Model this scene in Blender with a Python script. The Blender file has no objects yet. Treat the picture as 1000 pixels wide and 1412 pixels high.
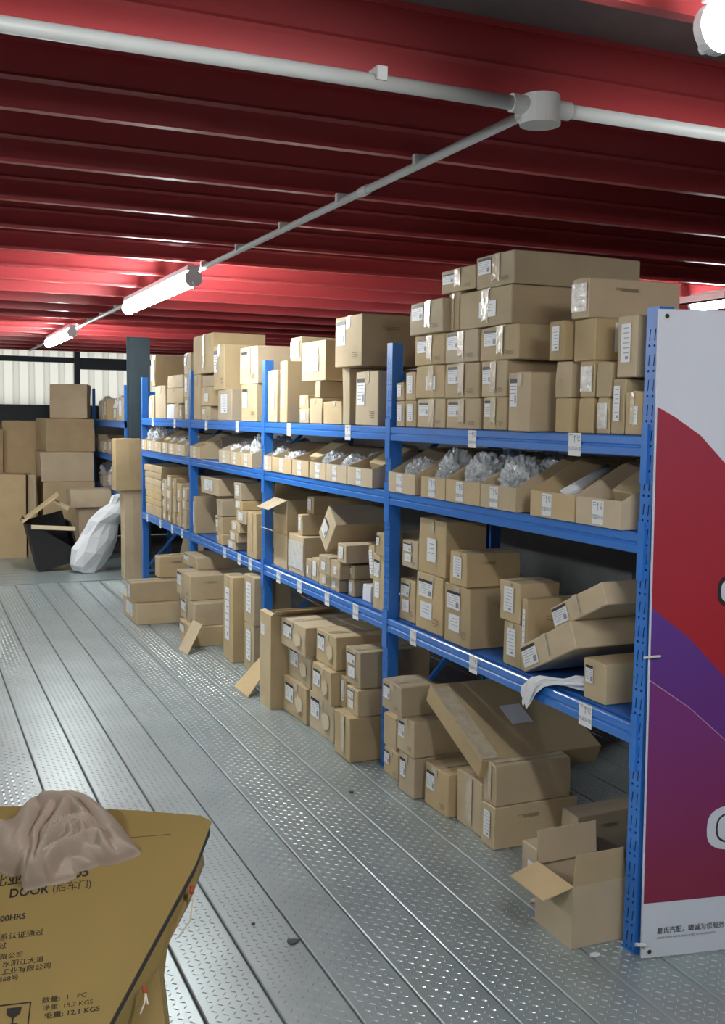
import bpy, bmesh, math, random
import numpy as np
from mathutils import Vector, Matrix, noise
R = math.radians
scene = bpy.context.scene
C = scene.collection

# ------------------------------------------------------------------ camera, world, exposure
cam_d = bpy.data.cameras.new('camera'); cam = bpy.data.objects.new('camera', cam_d); C.objects.link(cam)
YAW, PITCH, ROLL, CAMZ, FPX = 0.4121, 0.0922, 0.0137, 1.6661, 1436.28
fw = Vector((math.sin(YAW)*math.cos(PITCH), math.cos(YAW)*math.cos(PITCH), -math.sin(PITCH)))
rt = Vector((math.cos(YAW), -math.sin(YAW), 0)); up = rt.cross(fw)
r2 = rt*math.cos(ROLL) + up*math.sin(ROLL); u2 = up*math.cos(ROLL) - rt*math.sin(ROLL)
m3 = Matrix((r2, u2, -fw)).transposed()
cam.matrix_world = Matrix.Translation((0, 0, CAMZ)) @ m3.to_4x4()
cam_d.sensor_fit = 'VERTICAL'; cam_d.sensor_height = 36.0; cam_d.lens = 36.0*FPX/1412.0
cam_d.clip_start = 0.05; cam_d.clip_end = 100
scene.camera = cam
world = bpy.data.worlds.new('world'); scene.world = world; world.use_nodes = True
world.node_tree.nodes['Background'].inputs[0].default_value = (0.95, 0.97, 1.0, 1)
world.node_tree.nodes['Background'].inputs[1].default_value = 0.75
vs = scene.view_settings
vs.view_transform = 'Standard'; vs.look = 'None'; vs.gamma = 1.0; vs.use_curve_mapping = False
vs.exposure = 0.9
LAMP = 48.0                         # emission of every batten lamp

# ------------------------------------------------------------------ materials
MATS = {}
def mat(name, col, rough=0.6, metal=0.0, var=0.0, bump=0.0, bscale=60.0, spec=0.5, emit=0.0, noise_scale=8.0, rand=0.0, trans=0.0, coat=0.0, stretch=(1,1,1)):
    m = bpy.data.materials.new(name); m.use_nodes = True
    nt = m.node_tree; N = nt.nodes; L = nt.links; b = N['Principled BSDF']
    b.inputs['Base Color'].default_value = (*col, 1); b.inputs['Roughness'].default_value = rough
    b.inputs['Metallic'].default_value = metal; b.inputs['Specular IOR Level'].default_value = spec
    if coat: b.inputs['Coat Weight'].default_value = coat; b.inputs['Coat Roughness'].default_value = 0.15
    if trans: b.inputs['Transmission Weight'].default_value = trans
    if emit:
        b.inputs['Emission Color'].default_value = (*col, 1); b.inputs['Emission Strength'].default_value = emit
    if var or bump or rand:
        tc = N.new('ShaderNodeTexCoord'); mp = N.new('ShaderNodeMapping'); mp.inputs['Scale'].default_value = stretch
        L.new(tc.outputs['Object'], mp.inputs[0])
        last = None
        if var or rand:
            nz = N.new('ShaderNodeTexNoise'); nz.inputs['Scale'].default_value = noise_scale; nz.inputs['Detail'].default_value = 5
            L.new(mp.outputs[0], nz.inputs['Vector'])
            hs = N.new('ShaderNodeHueSaturation'); hs.inputs['Color'].default_value = (*col, 1)
            mr = N.new('ShaderNodeMapRange'); mr.inputs['From Min'].default_value = 0.3; mr.inputs['From Max'].default_value = 0.7
            mr.inputs['To Min'].default_value = 1-var; mr.inputs['To Max'].default_value = 1+var
            L.new(nz.outputs['Fac'], mr.inputs['Value'])
            if rand:
                oi = N.new('ShaderNodeObjectInfo')
                m2 = N.new('ShaderNodeMapRange'); m2.inputs['To Min'].default_value = 1-rand; m2.inputs['To Max'].default_value = 1+rand
                L.new(oi.outputs['Random'], m2.inputs['Value'])
                mu = N.new('ShaderNodeMath'); mu.operation = 'MULTIPLY'
                L.new(mr.outputs[0], mu.inputs[0]); L.new(m2.outputs[0], mu.inputs[1]); L.new(mu.outputs[0], hs.inputs['Value'])
                m4 = N.new('ShaderNodeMath'); m4.operation = 'MULTIPLY'; m4.inputs[1].default_value = 7.31
                L.new(oi.outputs['Random'], m4.inputs[0])
                fr = N.new('ShaderNodeMath'); fr.operation = 'FRACT'; L.new(m4.outputs[0], fr.inputs[0])
                m5 = N.new('ShaderNodeMapRange'); m5.inputs['To Min'].default_value = 0.8; m5.inputs['To Max'].default_value = 1.12
                L.new(fr.outputs[0], m5.inputs['Value']); L.new(m5.outputs[0], hs.inputs['Saturation'])
            else:
                L.new(mr.outputs[0], hs.inputs['Value'])
            L.new(hs.outputs[0], b.inputs['Base Color'])
        if bump:
            n2 = N.new('ShaderNodeTexNoise'); n2.inputs['Scale'].default_value = bscale; n2.inputs['Detail'].default_value = 3
            L.new(mp.outputs[0], n2.inputs['Vector'])
            bp = N.new('ShaderNodeBump'); bp.inputs['Strength'].default_value = bump; bp.inputs['Distance'].default_value = 0.01
            L.new(n2.outputs['Fac'], bp.inputs['Height']); L.new(bp.outputs[0], b.inputs['Normal'])
    MATS[name] = m; return m
KRAFT = mat('kraft_board', (0.485, 0.375, 0.222), 0.72, var=0.08, bump=0.12, bscale=14, rand=0.13, noise_scale=5, spec=0.3)
KRAFT_IN = mat('kraft_inside', (0.40, 0.30, 0.17), 0.8, var=0.08)
KRAFT_EDGE = mat('kraft_cut_edge', (0.62, 0.52, 0.36), 0.8)
BIN = mat('bin_board', (0.54, 0.42, 0.255), 0.7, var=0.06, rand=0.05, spec=0.3)
YELLOW = mat('glossy_yellow_board', (0.34, 0.24, 0.085), 0.3, var=0.06, noise_scale=3, bump=0.05, bscale=6, spec=0.5)
TAPE = mat('clear_tape', (0.55, 0.47, 0.33), 0.16, var=0.12, noise_scale=30, bump=0.35, bscale=50, spec=0.7)
WTAPE = mat('shiny_film', (0.62, 0.60, 0.54), 0.14, var=0.1, noise_scale=40, bump=0.6, bscale=40, spec=0.8)
WHITE = mat('white_paper', (0.74, 0.75, 0.76), 0.5)
GREYINK = mat('grey_ink', (0.25, 0.26, 0.28), 0.6)
INK = mat('black_ink', (0.025, 0.022, 0.02), 0.55)
BROWNINK = mat('brown_ink', (0.17, 0.115, 0.05), 0.6)
BLUE = mat('blue_powder_coat', (0.022, 0.165, 0.56), 0.34, var=0.05, bump=0.02, spec=0.55, coat=0.25)
DECKBLUE = mat('blue_deck', (0.03, 0.15, 0.50), 0.42, var=0.08)
RED = mat('red_joist_paint', (0.48, 0.06, 0.066), 0.33, var=0.1, noise_scale=2, spec=0.6, stretch=(.3, 1, 1))
DECKGREY = mat('galvanised_underside', (0.22, 0.22, 0.22), 0.5, metal=0.3, var=0.1)
GALV = mat('galvanised_plank', (0.36, 0.42, 0.425), 0.34, metal=0.45, var=0.12, noise_scale=3, bump=0.04, bscale=30)
LUG = mat('worn_tread', (0.58, 0.63, 0.64), 0.25, metal=0.4)
PIPE = mat('white_conduit', (0.62, 0.62, 0.60), 0.4, var=0.04)
LAMPW = mat('lamp_housing', (0.7, 0.7, 0.7), 0.4)
GLOW = mat('lamp_diffuser', (0.945, 1.0, 0.995), 0.4, emit=LAMP)
DARKWALL = mat('grey_wall', (0.17, 0.175, 0.18), 0.8, var=0.1)
STEEL = mat('dark_steel', (0.035, 0.055, 0.065), 0.5, var=0.1)
CREAM = mat('cream_sheet', (0.62, 0.60, 0.50), 0.5, var=0.06)
EDGE_GREY = mat('dark_grey_strip', (0.05, 0.052, 0.055), 0.7)
PLASTIC_BLACK = mat('black_plastic', (0.012, 0.012, 0.013), 0.5)
WBAG = mat('white_bag', (0.72, 0.74, 0.76), 0.45, var=0.05, bump=0.1)
CLOTH = mat('taupe_cloth', (0.45, 0.36, 0.29), 0.9, var=0.06, bump=0.15, bscale=400, spec=0.15)
REDTWINE = mat('red_twine', (0.5, 0.06, 0.04), 0.7)
TWINE = mat('pale_twine', (0.75, 0.66, 0.52), 0.7)
def film_mat():
    m = bpy.data.materials.new('clear_poly_film'); m.use_nodes = True; nt = m.node_tree; N = nt.nodes; L = nt.links
    b = N['Principled BSDF']; b.inputs['Base Color'].default_value = (0.78, 0.81, 0.83, 1); b.inputs['Roughness'].default_value = 0.12
    b.inputs['Specular IOR Level'].default_value = 0.9
    wv = N.new('ShaderNodeTexVoronoi'); wv.inputs['Scale'].default_value = 34; wv.feature = 'F1'
    bp = N.new('ShaderNodeBump'); bp.inputs['Strength'].default_value = 0.5; bp.inputs['Distance'].default_value = 0.008
    L.new(wv.outputs['Distance'], bp.inputs['Height']); L.new(bp.outputs[0], b.inputs['Normal'])
    tr = N.new('ShaderNodeBsdfTransparent'); mx = N.new('ShaderNodeMixShader'); nz = N.new('ShaderNodeTexNoise')
    nz.inputs['Scale'].default_value = 22; nz.inputs['Detail'].default_value = 4
    mr = N.new('ShaderNodeMapRange'); mr.inputs['From Min'].default_value = 0.35; mr.inputs['From Max'].default_value = 0.65
    mr.inputs['To Min'].default_value = 0.35; mr.inputs['To Max'].default_value = 0.95
    tc = N.new('ShaderNodeTexCoord'); L.new(tc.outputs['Object'], nz.inputs['Vector']); L.new(tc.outputs['Object'], wv.inputs['Vector'])
    L.new(nz.outputs['Fac'], mr.inputs['Value']); L.new(mr.outputs[0], mx.inputs[0])
    L.new(tr.outputs[0], mx.inputs[1]); L.new(b.outputs[0], mx.inputs[2]); L.new(mx.outputs[0], N['Material Output'].inputs[0])
    return m
FILM = film_mat()

# ------------------------------------------------------------------ mesh helpers
class MB:
    def __init__(s): s.v = []; s.f = []; s.mi = []
    def quad(s, pts, mi=0):
        n = len(s.v); s.v += [tuple(p) for p in pts]; s.f.append(tuple(range(n, n+len(pts)))); s.mi.append(mi)
    def box(s, x0, x1, y0, y1, z0, z1, mi=0):
        n = len(s.v)
        s.v += [(x0,y0,z0),(x1,y0,z0),(x1,y1,z0),(x0,y1,z0),(x0,y0,z1),(x1,y0,z1),(x1,y1,z1),(x0,y1,z1)]
        for q in ((0,3,2,1),(4,5,6,7),(0,1,5,4),(1,2,6,5),(2,3,7,6),(3,0,4,7)):
            s.f.append(tuple(n+i for i in q)); s.mi.append(mi)
    def prism(s, poly, a, b, axis, mi=0):
        """extrude a 2D polygon along axis from a to b; poly in the two other axes in xyz order"""
        n = len(s.v); k = len(poly)
        for t in (a, b):
            for p in poly:
                s.v.append({'x': (t,p[0],p[1]), 'y': (p[0],t,p[1]), 'z': (p[0],p[1],t)}[axis])
        s.f.append(tuple(range(n, n+k))); s.f.append(tuple(range(n+2*k-1, n+k-1, -1))); s.mi += [mi, mi]
        for i in range(k):
            j = (i+1) % k; s.f.append((n+i, n+k+i, n+k+j, n+j)); s.mi.append(mi)
    def slab(s, pts, t, mi=0):
        """a flat polygon given as 3D points, thickened by t along its normal"""
        P = [Vector(p) for p in pts]; nrm = (P[1]-P[0]).cross(P[2]-P[0]).normalized()*t
        n = len(s.v); k = len(P)
        s.v += [tuple(p) for p in P] + [tuple(p-nrm) for p in P]
        s.f.append(tuple(range(n, n+k))); s.f.append(tuple(range(n+2*k-1, n+k-1, -1))); s.mi += [mi, mi]
        for i in range(k):
            j = (i+1) % k; s.f.append((n+i, n+k+i, n+k+j, n+j)); s.mi.append(mi)
    def tube(s, pts, r, seg=10, mi=0, cap=True):
        P = [Vector(p) for p in pts]; n0 = len(s.v); ref = None
        for i, p in enumerate(P):
            d = (P[min(i+1, len(P)-1)]-P[max(i-1, 0)]).normalized()
            if ref is None: ref = d.orthogonal().normalized()
            ref = (ref - d*ref.dot(d)).normalized(); o = d.cross(ref)
            for k in range(seg):
                a = 2*math.pi*k/seg; s.v.append(tuple(p + (ref*math.cos(a)+o*math.sin(a))*r))
        for i in range(len(P)-1):
            for k in range(seg):
                a = n0+i*seg+k; b = n0+i*seg+(k+1) % seg
                s.f.append((a, b, b+seg, a+seg)); s.mi.append(mi)
        if cap:
            s.f.append(tuple(n0+seg-1-k for k in range(seg))); s.mi.append(mi)
            e = n0+(len(P)-1)*seg; s.f.append(tuple(e+k for k in range(seg))); s.mi.append(mi)
    def mesh(s, name, mats, fix=True, smooth=False):
        me = bpy.data.meshes.new(name); me.from_pydata(s.v, [], s.f); me.polygons.foreach_set('material_index', s.mi)
        for m in (mats if isinstance(mats, (list, tuple)) else [mats]): me.materials.append(m)
        if fix:
            bm = bmesh.new(); bm.from_mesh(me); bmesh.ops.recalc_face_normals(bm, faces=bm.faces); bm.to_mesh(me); bm.free()
        if smooth: me.polygons.foreach_set('use_smooth', [True]*len(me.polygons))
        me.update(); return me
    def build(s, name, mats, parent=None, **k):
        return link(name, s.mesh(name, mats, **k), parent)
def link(name, me, parent=None, loc=(0,0,0), rot=(0,0,0), scale=(1,1,1)):
    o = bpy.data.objects.new(name, me); C.objects.link(o); o.parent = parent
    o.location = loc; o.rotation_euler = rot; o.scale = scale
    return o
def empty(name, loc=(0,0,0), rot=(0,0,0)):
    o = bpy.data.objects.new(name, None); C.objects.link(o); o.location = loc; o.rotation_euler = rot; o.empty_display_size = 0.1; return o
def tag(o, label, cat, group=None):
    n = len(label.replace(',', ' ').split())
    if n > 16 or n < 4: print('LABEL LENGTH', n, label)
    o['label'] = label; o['category'] = cat
    if group: o['group'] = group
    return o
def struct(o): o['kind'] = 'structure'; return o
def text_mesh(s, size, mat_, name='lettering', extrude=0.0, bold=0.0, align='LEFT'):
    cu = bpy.data.curves.new(name, 'FONT'); cu.body = s; cu.size = size; cu.extrude = extrude; cu.offset = bold; cu.align_x = align
    cu.resolution_u = 3
    ob = bpy.data.objects.new(name, cu); C.objects.link(ob)
    dg = bpy.context.evaluated_depsgraph_get(); me = bpy.data.meshes.new_from_object(ob.evaluated_get(dg))
    bpy.data.objects.remove(ob); bpy.data.curves.remove(cu)
    me.materials.clear(); me.materials.append(mat_); me.name = name
    return me

# ------------------------------------------------------------------ layout constants (metres)
X0, Y1, W = 2.0466, 2.567, 1.8533        # rack front plane, far edge of first upright, bay pitch
ZT, ZB, ZS = 1.617, 1.32, 0.722          # deck heights
JZ, DECKZ = 2.42, 2.60                   # joist underside, deck underside
rnd = random.Random(7)

# ------------------------------------------------------------------ floor
m = MB(); m.box(-3.5, 8, -1.6, 14.4, -0.12, -0.012)
floor = struct(m.build('floor', DECKGREY))
def plank_mesh(L):
    w = 0.2; e = 0.0022; r = 0.005; zz = -0.012
    prof = [(e, zz), (e, -r), (e+r*0.3, -r*0.3), (e+r, 0), (w-e-r, 0), (w-e-r*0.3, -r*0.3), (w-e, -r), (w-e, zz)]
    m = MB(); n = len(prof)
    for y in (0, L):
        for p in prof: m.v.append((p[0], y, p[1]))
    for i in range(n-1): m.f.append((i, i+1, n+i+1, n+i)); m.mi.append(0)
    m.f.append(tuple(range(n-1, -1, -1))); m.f.append(tuple(range(n, 2*n))); m.mi += [0, 0]
    return m.mesh('plank', GALV)
def tread_mesh(L, w=0.2):
    me = MB(); px, py = 0.0262, 0.0262; cols = 6
    for j in range(int(L/py)-1):
        for i in range(cols):
            cx = 0.0345+i*px; cy = 0.02+j*py
            a = R(52) if (i+j) % 2 else R(-38)
            ca, sa = math.cos(a), math.sin(a); l, b, h = 0.0098, 0.0032, 0.0017
            n = len(me.v)
            for (u, v, z) in ((-l,0,0),(0,-b,0),(l,0,0),(0,b,0),(-l*0.45,0,h),(l*0.45,0,h)):
                me.v.append((cx+u*ca-v*sa, cy+u*sa+v*ca, z))
            for q in ((0,1,5,4),(1,2,5),(2,3,4,5),(3,0,4)):
                me.f.append(tuple(n+k for k in q)); me.mi.append(0)
    return me.mesh('tread', LUG, fix=False)
PL = 11.6
pm, tm = plank_mesh(PL), tread_mesh(PL)
for k in range(23):
    o = link('plank', pm, floor, (1.913-0.2*15+0.2*k, -1.2, 0))
    t = link('tread', tm, o); t['kind'] = 'stuff'
# planks laid crosswise beyond the end of the racks
pm2 = plank_mesh(6.0)
for k in range(10):
    link('cross_plank', pm2, floor, (-1.0, 10.62+0.2*k, 0.004), (0, 0, R(-90)))
m = MB(); m.box(-1.0, 5.0, 10.405, 10.42, -0.01, 0.006); m.build('joint_strip', GALV, floor)

# ------------------------------------------------------------------ ceiling: deck and joists
m = MB(); m.box(-3.5, 8, -1.6, 14.4, DECKZ, DECKZ+0.05)
ceiling = struct(m.build('ceiling', DECKGREY))
# C section, opening towards the camera side: web, lipped flanges, web stiffener
prof = [(-0.030, 0.012), (-0.030, 0.0), (0.0, 0.0), (0.0, 0.075), (-0.008, 0.085), (0.0, 0.095), (0.0, 0.18), (-0.030, 0.18), (-0.030, 0.166)]
t = 0.003
outer = prof; inner = [(-0.030+t, 0.012), (-0.030+t, t), (-t, t), (-t, 0.075), (-0.008-t, 0.085), (-t, 0.095), (-t, 0.18-t), (-0.030+t, 0.18-t), (-0.030+t, 0.166)]
m = MB(); n = len(outer)
for x in (-3.4, 7.9):
    for p in outer: m.v.append((x, p[0], p[1]))
    for p in inner: m.v.append((x, p[0], p[1]))
for i in range(n-1):
    m.f.append((i, i+1, 2*n+i+1, 2*n+i)); m.mi.append(0)
    m.f.append((n+i+1, n+i, 3*n+i, 3*n+i+1)); m.mi.append(0)
for a, b in ((0, n), (n-1, 2*n-1)):
    m.f.append((a, b, 2*n+b, 2*n+a)); m.mi.append(0)
jm = m.mesh('joist', RED)
for k in range(-5, 20):
    link('joist', jm, ceiling, (0, 2.216+0.028+0.598*k, JZ))
# primary beam running with the racks, right of them
m = MB(); bx = 3.4
m.box(bx-0.03, bx+0.03, 1.0, 14.2, 2.215, 2.245)
m.build('tie_beam', RED, ceiling)

# ------------------------------------------------------------------ walls
m = MB(); m.box(3.46, 3.52, 4.38, 14.2, 0, 2.215); struct(m.build('wall_right', DARKWALL))
m = MB(); m.box(-3.6, -3.4, -1.7, 14.4, -0.1, 2.65); struct(m.build('wall_left', DARKWALL))
m = MB(); m.box(-3.5, 8.0, -1.7, -1.6, 0, 2.6); struct(m.build('wall_back', DARKWALL))
m = MB(); m.box(7.9, 8.0, -1.6, 14.4, 0, 2.6); struct(m.build('wall_far_right', DARKWALL))
# corrugated end wall
m = MB(); pts = []; x = -3.4; pitch = 0.19
while x < 7.9:
    pts += [(x, 14.20), (x+0.095, 14.20), (x+0.115, 14.16), (x+0.17, 14.16)]; x += pitch
for (px, py) in pts:
    m.v.append((px, py, 1.72)); m.v.append((px, py, 2.6))
for i in range(len(pts)-1): m.f.append((2*i, 2*i+2, 2*i+3, 2*i+1)); m.mi.append(0)
nt = CREAM.node_tree; tl = nt.nodes.new('ShaderNodeBsdfTranslucent'); tl.inputs[0].default_value = (0.86, 0.84, 0.74, 1)
mxs = nt.nodes.new('ShaderNodeMixShader'); mxs.inputs[0].default_value = 0.75
nt.links.new(nt.nodes['Principled BSDF'].outputs[0], mxs.inputs[1]); nt.links.new(tl.outputs[0], mxs.inputs[2]); nt.links.new(mxs.outputs[0], nt.nodes['Material Output'].inputs[0])
wall_end = struct(m.build('wall_end', CREAM, fix=False))
m = MB(); m.box(-3.4, 7.9, 14.21, 14.3, 0, 1.73); m.build('lower_panel', DARKWALL, wall_end)
m = MB(); m.box(-3.4, 7.9, 14.0, 14.15, 1.53, 1.75); m.build('girt', STEEL, wall_end)
m = MB(); m.box(-3.4, 7.9, 14.08, 14.15, 2.30, 2.37); m.build('girt', STEEL, wall_end)
m = MB(); m.box(2.02, 2.09, 14.05, 14.15, 1.75, 2.6); m.build('mullion', STEEL, wall_end)
m = MB(); m.box(2.10, 2.8, 14.03, 14.14, 2.22, 2.36); m.build('girt', STEEL, wall_end)
# steel column (H section) beyond the last bay
m = MB(); cx, cy = 2.184, 10.78
m.box(cx-0.1, cx+0.1, cy-0.1, cy-0.088, 0, 2.6); m.box(cx-0.1, cx+0.1, cy+0.088, cy+0.1, 0, 2.6); m.box(cx-0.006, cx+0.006, cy-0.088, cy+0.088, 0, 2.6)
m.box(cx-0.13, cx+0.13, cy-0.13, cy+0.13, 0, 0.015)
tag(m.build('steel_column', STEEL), 'dark steel column standing behind the end of the blue racks', 'column')

# ------------------------------------------------------------------ conduits and lamps
def conduit():
    root = empty('conduit', (1.385, 2.155, 2.395))
    px, py, pz = 1.385, 2.155, 2.395
    m = MB(); m.tube([(-3.3, py, pz), (px-0.03, py, pz)], 0.0165, 14); o = m.build('pipe', PIPE, None, smooth=True); o.parent = root; o.matrix_parent_inverse = Matrix.Translation((-px, -py, -pz))
    m = MB(); m.tube([(px+0.03, py, pz), (7.5, py, pz)], 0.0165, 14); o = m.build('pipe', PIPE, None, smooth=True); o.parent = root; o.matrix_parent_inverse = Matrix.Translation((-px, -py, -pz))
    m = MB(); m.tube([(px, py+0.03, pz), (px-0.01, 13.2, pz)], 0.0125, 14); o = m.build('pipe', PIPE, None, smooth=True); o.parent = root; o.matrix_parent_inverse = Matrix.Translation((-px, -py, -pz))
    m = MB(); m.tube([(0, 0, -0.034), (0, 0, 0.024)], 0.046, 28); bx_ = m.build('junction_box', PIPE, root)
    m = MB(); m.tube([(0, 0, -0.042), (0, 0, -0.034)], 0.048, 28); m.build('lid', PIPE, bx_)
    for (a, b) in (((-0.08,0,0),(-0.035,0,0)), ((0.035,0,0),(0.08,0,0)), ((0,0.035,0),(0,0.08,0))):
        m = MB(); m.tube([a, b], 0.0215, 16); m.build('sleeve', PIPE, root)
    for (x, y) in ((-0.42, 0), (-1.3, 0), (0.6, 0)):
        m = MB(); m.box(x-0.012, x+0.012, y-0.024, y+0.024, -0.002, 0.028); m.build('clip', PIPE, root)
    for k in range(1, 18):
        y = 0.598*k+0.03
        m = MB(); m.box(-0.022, 0.022, y-0.01, y+0.01, -0.002, 0.026); m.build('clip', PIPE, root)
    m = MB(); m.tube([(-0.001, 1.0, 0), (-0.001, 1.06, 0)], 0.016, 14); m.build('sleeve', PIPE, root)
    tag(root, 'white conduit pipes meeting at a round junction box under red joists', 'conduit')
conduit()
def lamp(x, y0, y1, z, label, group=None, name='batten_lamp', emitter='diffuser'):
    root = empty(name, (x, (y0+y1)/2, z)); h = (y1-y0)/2
    m = MB(); m.prism([(-0.028, 0.052), (0.028, 0.052), (0.032, 0.026), (-0.032, 0.026)], -h, h, 'y'); ho = m.build('housing', LAMPW, root)
    m = MB(); m.tube([(0, -h+0.012, -0.012), (0, h-0.012, -0.012)], 0.040, 20); m.build(emitter, GLOW, root)
    for s in (-1, 1):
        m = MB(); m.tube([(0, s*(h-0.014), -0.012), (0, s*(h+0.006), -0.012)], 0.043, 20); cap = m.build('end_cap', LAMPW, root)
        m = MB(); m.tube([(0, s*(h+0.006), -0.036), (0, s*(h+0.030), -0.036)], 0.010, 12); m.build('gland', LAMPW, cap)
    tag(root, label, 'lamp', group)
LZ = 2.345
lamp(1.32, 5.15, 6.82, LZ, 'lit batten lamp on conduit above the second bay of racks')
lamp(1.30, 9.15, 10.75, LZ, 'lit batten lamp on conduit near the corrugated end wall')
lamp(1.285, -0.2, 1.46, LZ, 'lit batten lamp before the junction box on the ceiling')
lamp(4.46, 4.75, 5.15, 2.385, 'lit batten lamp behind the racks beyond the banner')
# the next lamp run of the hall, one row spacing (the 3.1 m between the two runs in view) to the left, fed by the
# conduit that leaves the frame on that side; same fittings at the same places along the hall
for nm, y0, y1, lab in (('hall_lamp_near_offscreen', -0.2, 1.46, 'lit batten lamp of the next row, behind the yellow carton'),
                        ('hall_lamp_middle_offscreen', 5.15, 6.82, 'lit batten lamp of the next row, level with second bay'),
                        ('hall_lamp_end_offscreen', 9.15, 10.75, 'lit batten lamp of the next row, near corrugated end wall')):
    lamp(-1.78, y0, y1, LZ, lab, 'batten lamps of the next row', nm, nm.replace('lamp', 'lamp_diffuser'))

# ------------------------------------------------------------------ blue rack
def upright_mesh(H=2.0):
    """perforated front face in YZ plane (x=0), side flanges going to +x"""
    m = MB(); w = 0.056; d = 0.055; pitch = 0.075; n = int(H/pitch)
    us = [0, 0.0125, 0.0195, 0.0365, 0.0435, w]
    def row(z0, z1, holes, skew=0.0):
        for i in range(5):
            if holes and i in (1, 3): continue
            def X(k, top):
                return us[k] + (skew if (top and k in (1, 2, 3, 4)) else 0)
            m.quad([(0, us[i], z0), (0, us[i+1], z0), (0, X(i+1, False) if not skew else us[i+1], z1), (0, us[i], z1)])
    z = 0.0
    for k in range(n):
        row(z, z+0.008, False); row(z+0.008, z+0.0145, True); row(z+0.0145, z+0.027, False)
        # slanted keyhole slot
        za, zb = z+0.027, z+0.060; s = 0.007
        lo = [0, 0.0145, 0.0185, 0.0375, 0.0415, w]; hi = [0, 0.0145-s/2, 0.0185-s/2, 0.0375-s/2, 0.0415-s/2, w]
        for i in range(5):
            if i in (1, 3): continue
            m.quad([(0, lo[i], za), (0, lo[i+1], za), (0, hi[i+1], zb), (0, hi[i], zb)])
        row(zb, z+pitch, False); z += pitch
    if H-z > 1e-4: row(z, H, False)
    # flanges with inward lips, thin sheet given thickness
    t = 0.002
    m.box(0.0005, d, 0, t, 0, H); m.box(0.0005, d, w-t, w, 0, H)
    m.box(d-t, d, 0.002, 0.014, 0, H); m.box(d-t, d, w-0.014, w-0.002, 0, H)
    # inner dark void behind the slots is simply the hollow of the section; foot plate
    m.box(-0.004, d+0.03, -0.004, w+0.004, 0, 0.006)
    return m.mesh('upright', BLUE)
um = upright_mesh()
RD = 0.60
rack = empty('shelving_rack', (X0, Y1, 0))
tag(rack, 'blue steel shelving rack of four bays loaded with cartons', 'rack')
def rel(o): o.parent = rack; return o
for k in range(5):
    y = k*W - 0.056
    link('upright', um, rack, (0, y, 0)); link('upright', um, rack, (RD, y+0.056, 0), (0, 0, math.pi))
    # horizontal and diagonal frame braces
    zz = [0.15, 0.75, 1.3, 1.85]
    for z in zz:
        m = MB(); m.box(0.05, RD-0.05, y+0.018, y+0.038, z-0.015, z+0.015); m.build('frame_brace', BLUE, rack)
    for (a, b) in ((0.18, 0.72), (0.78, 1.27), (1.33, 1.82)):
        m = MB(); P = [(0.055, y+0.018, a), (RD-0.055, y+0.018, b), (RD-0.055, y+0.018, b+0.03), (0.055, y+0.018, a+0.03)]
        m.slab(P, 0.02); m.build('frame_brace', BLUE, rack)
def beam_mesh():
    # stepped P section, extruded along y
    L = W-0.056
    prof = [(0.002, 0.0), (-0.004, 0.003), (-0.004, 0.026), (0.001, 0.030), (0.001, 0.034), (-0.004, 0.038), (-0.004, 0.060), (0.0, 0.064), (0.014, 0.064), (0.014, 0.050), (0.040, 0.050), (0.040, 0.0)]
    m = MB(); m.prism(prof, 0, L, 'y'); return m.mesh('beam', BLUE)
bmh = beam_mesh()
cm = MB(); cm.box(-0.006, -0.001, 0, 0.026, -0.10, 0.08)
cm.box(-0.006, 0.03, -0.003, 0.001, -0.10, 0.08)
cm1 = cm.mesh('connector', BLUE)
dm = MB(); dm.box(0.042, RD-0.042, 0.004, W-0.06, 0.0, 0.006)
for i in range(4): dm.box(0.05+i*0.13, 0.056+i*0.13, 0.01, W-0.066, -0.02, 0.0)
dmm = dm.mesh('deck', DECKBLUE)
BEAMS = {}
for k in range(4):
    for lv, z in (('T', ZT), ('B', ZB), ('S', ZS)):
        y = k*W
        bo = link('beam', bmh, rack, (0, y, z-0.0645)); BEAMS[(k+1, lv)] = bo
        link('beam', bmh, rack, (RD, y+W-0.056, z-0.0645), (0, 0, math.pi))
        link('deck', dmm, rack, (0, y, z-0.007))
        link('connector', cm1, bo, (0, -0.028, 0.02)); link('connector', cm1, bo, (0, W-0.056+0.028, 0.02), (0, 0, 0), (1, -1, 1))
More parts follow.
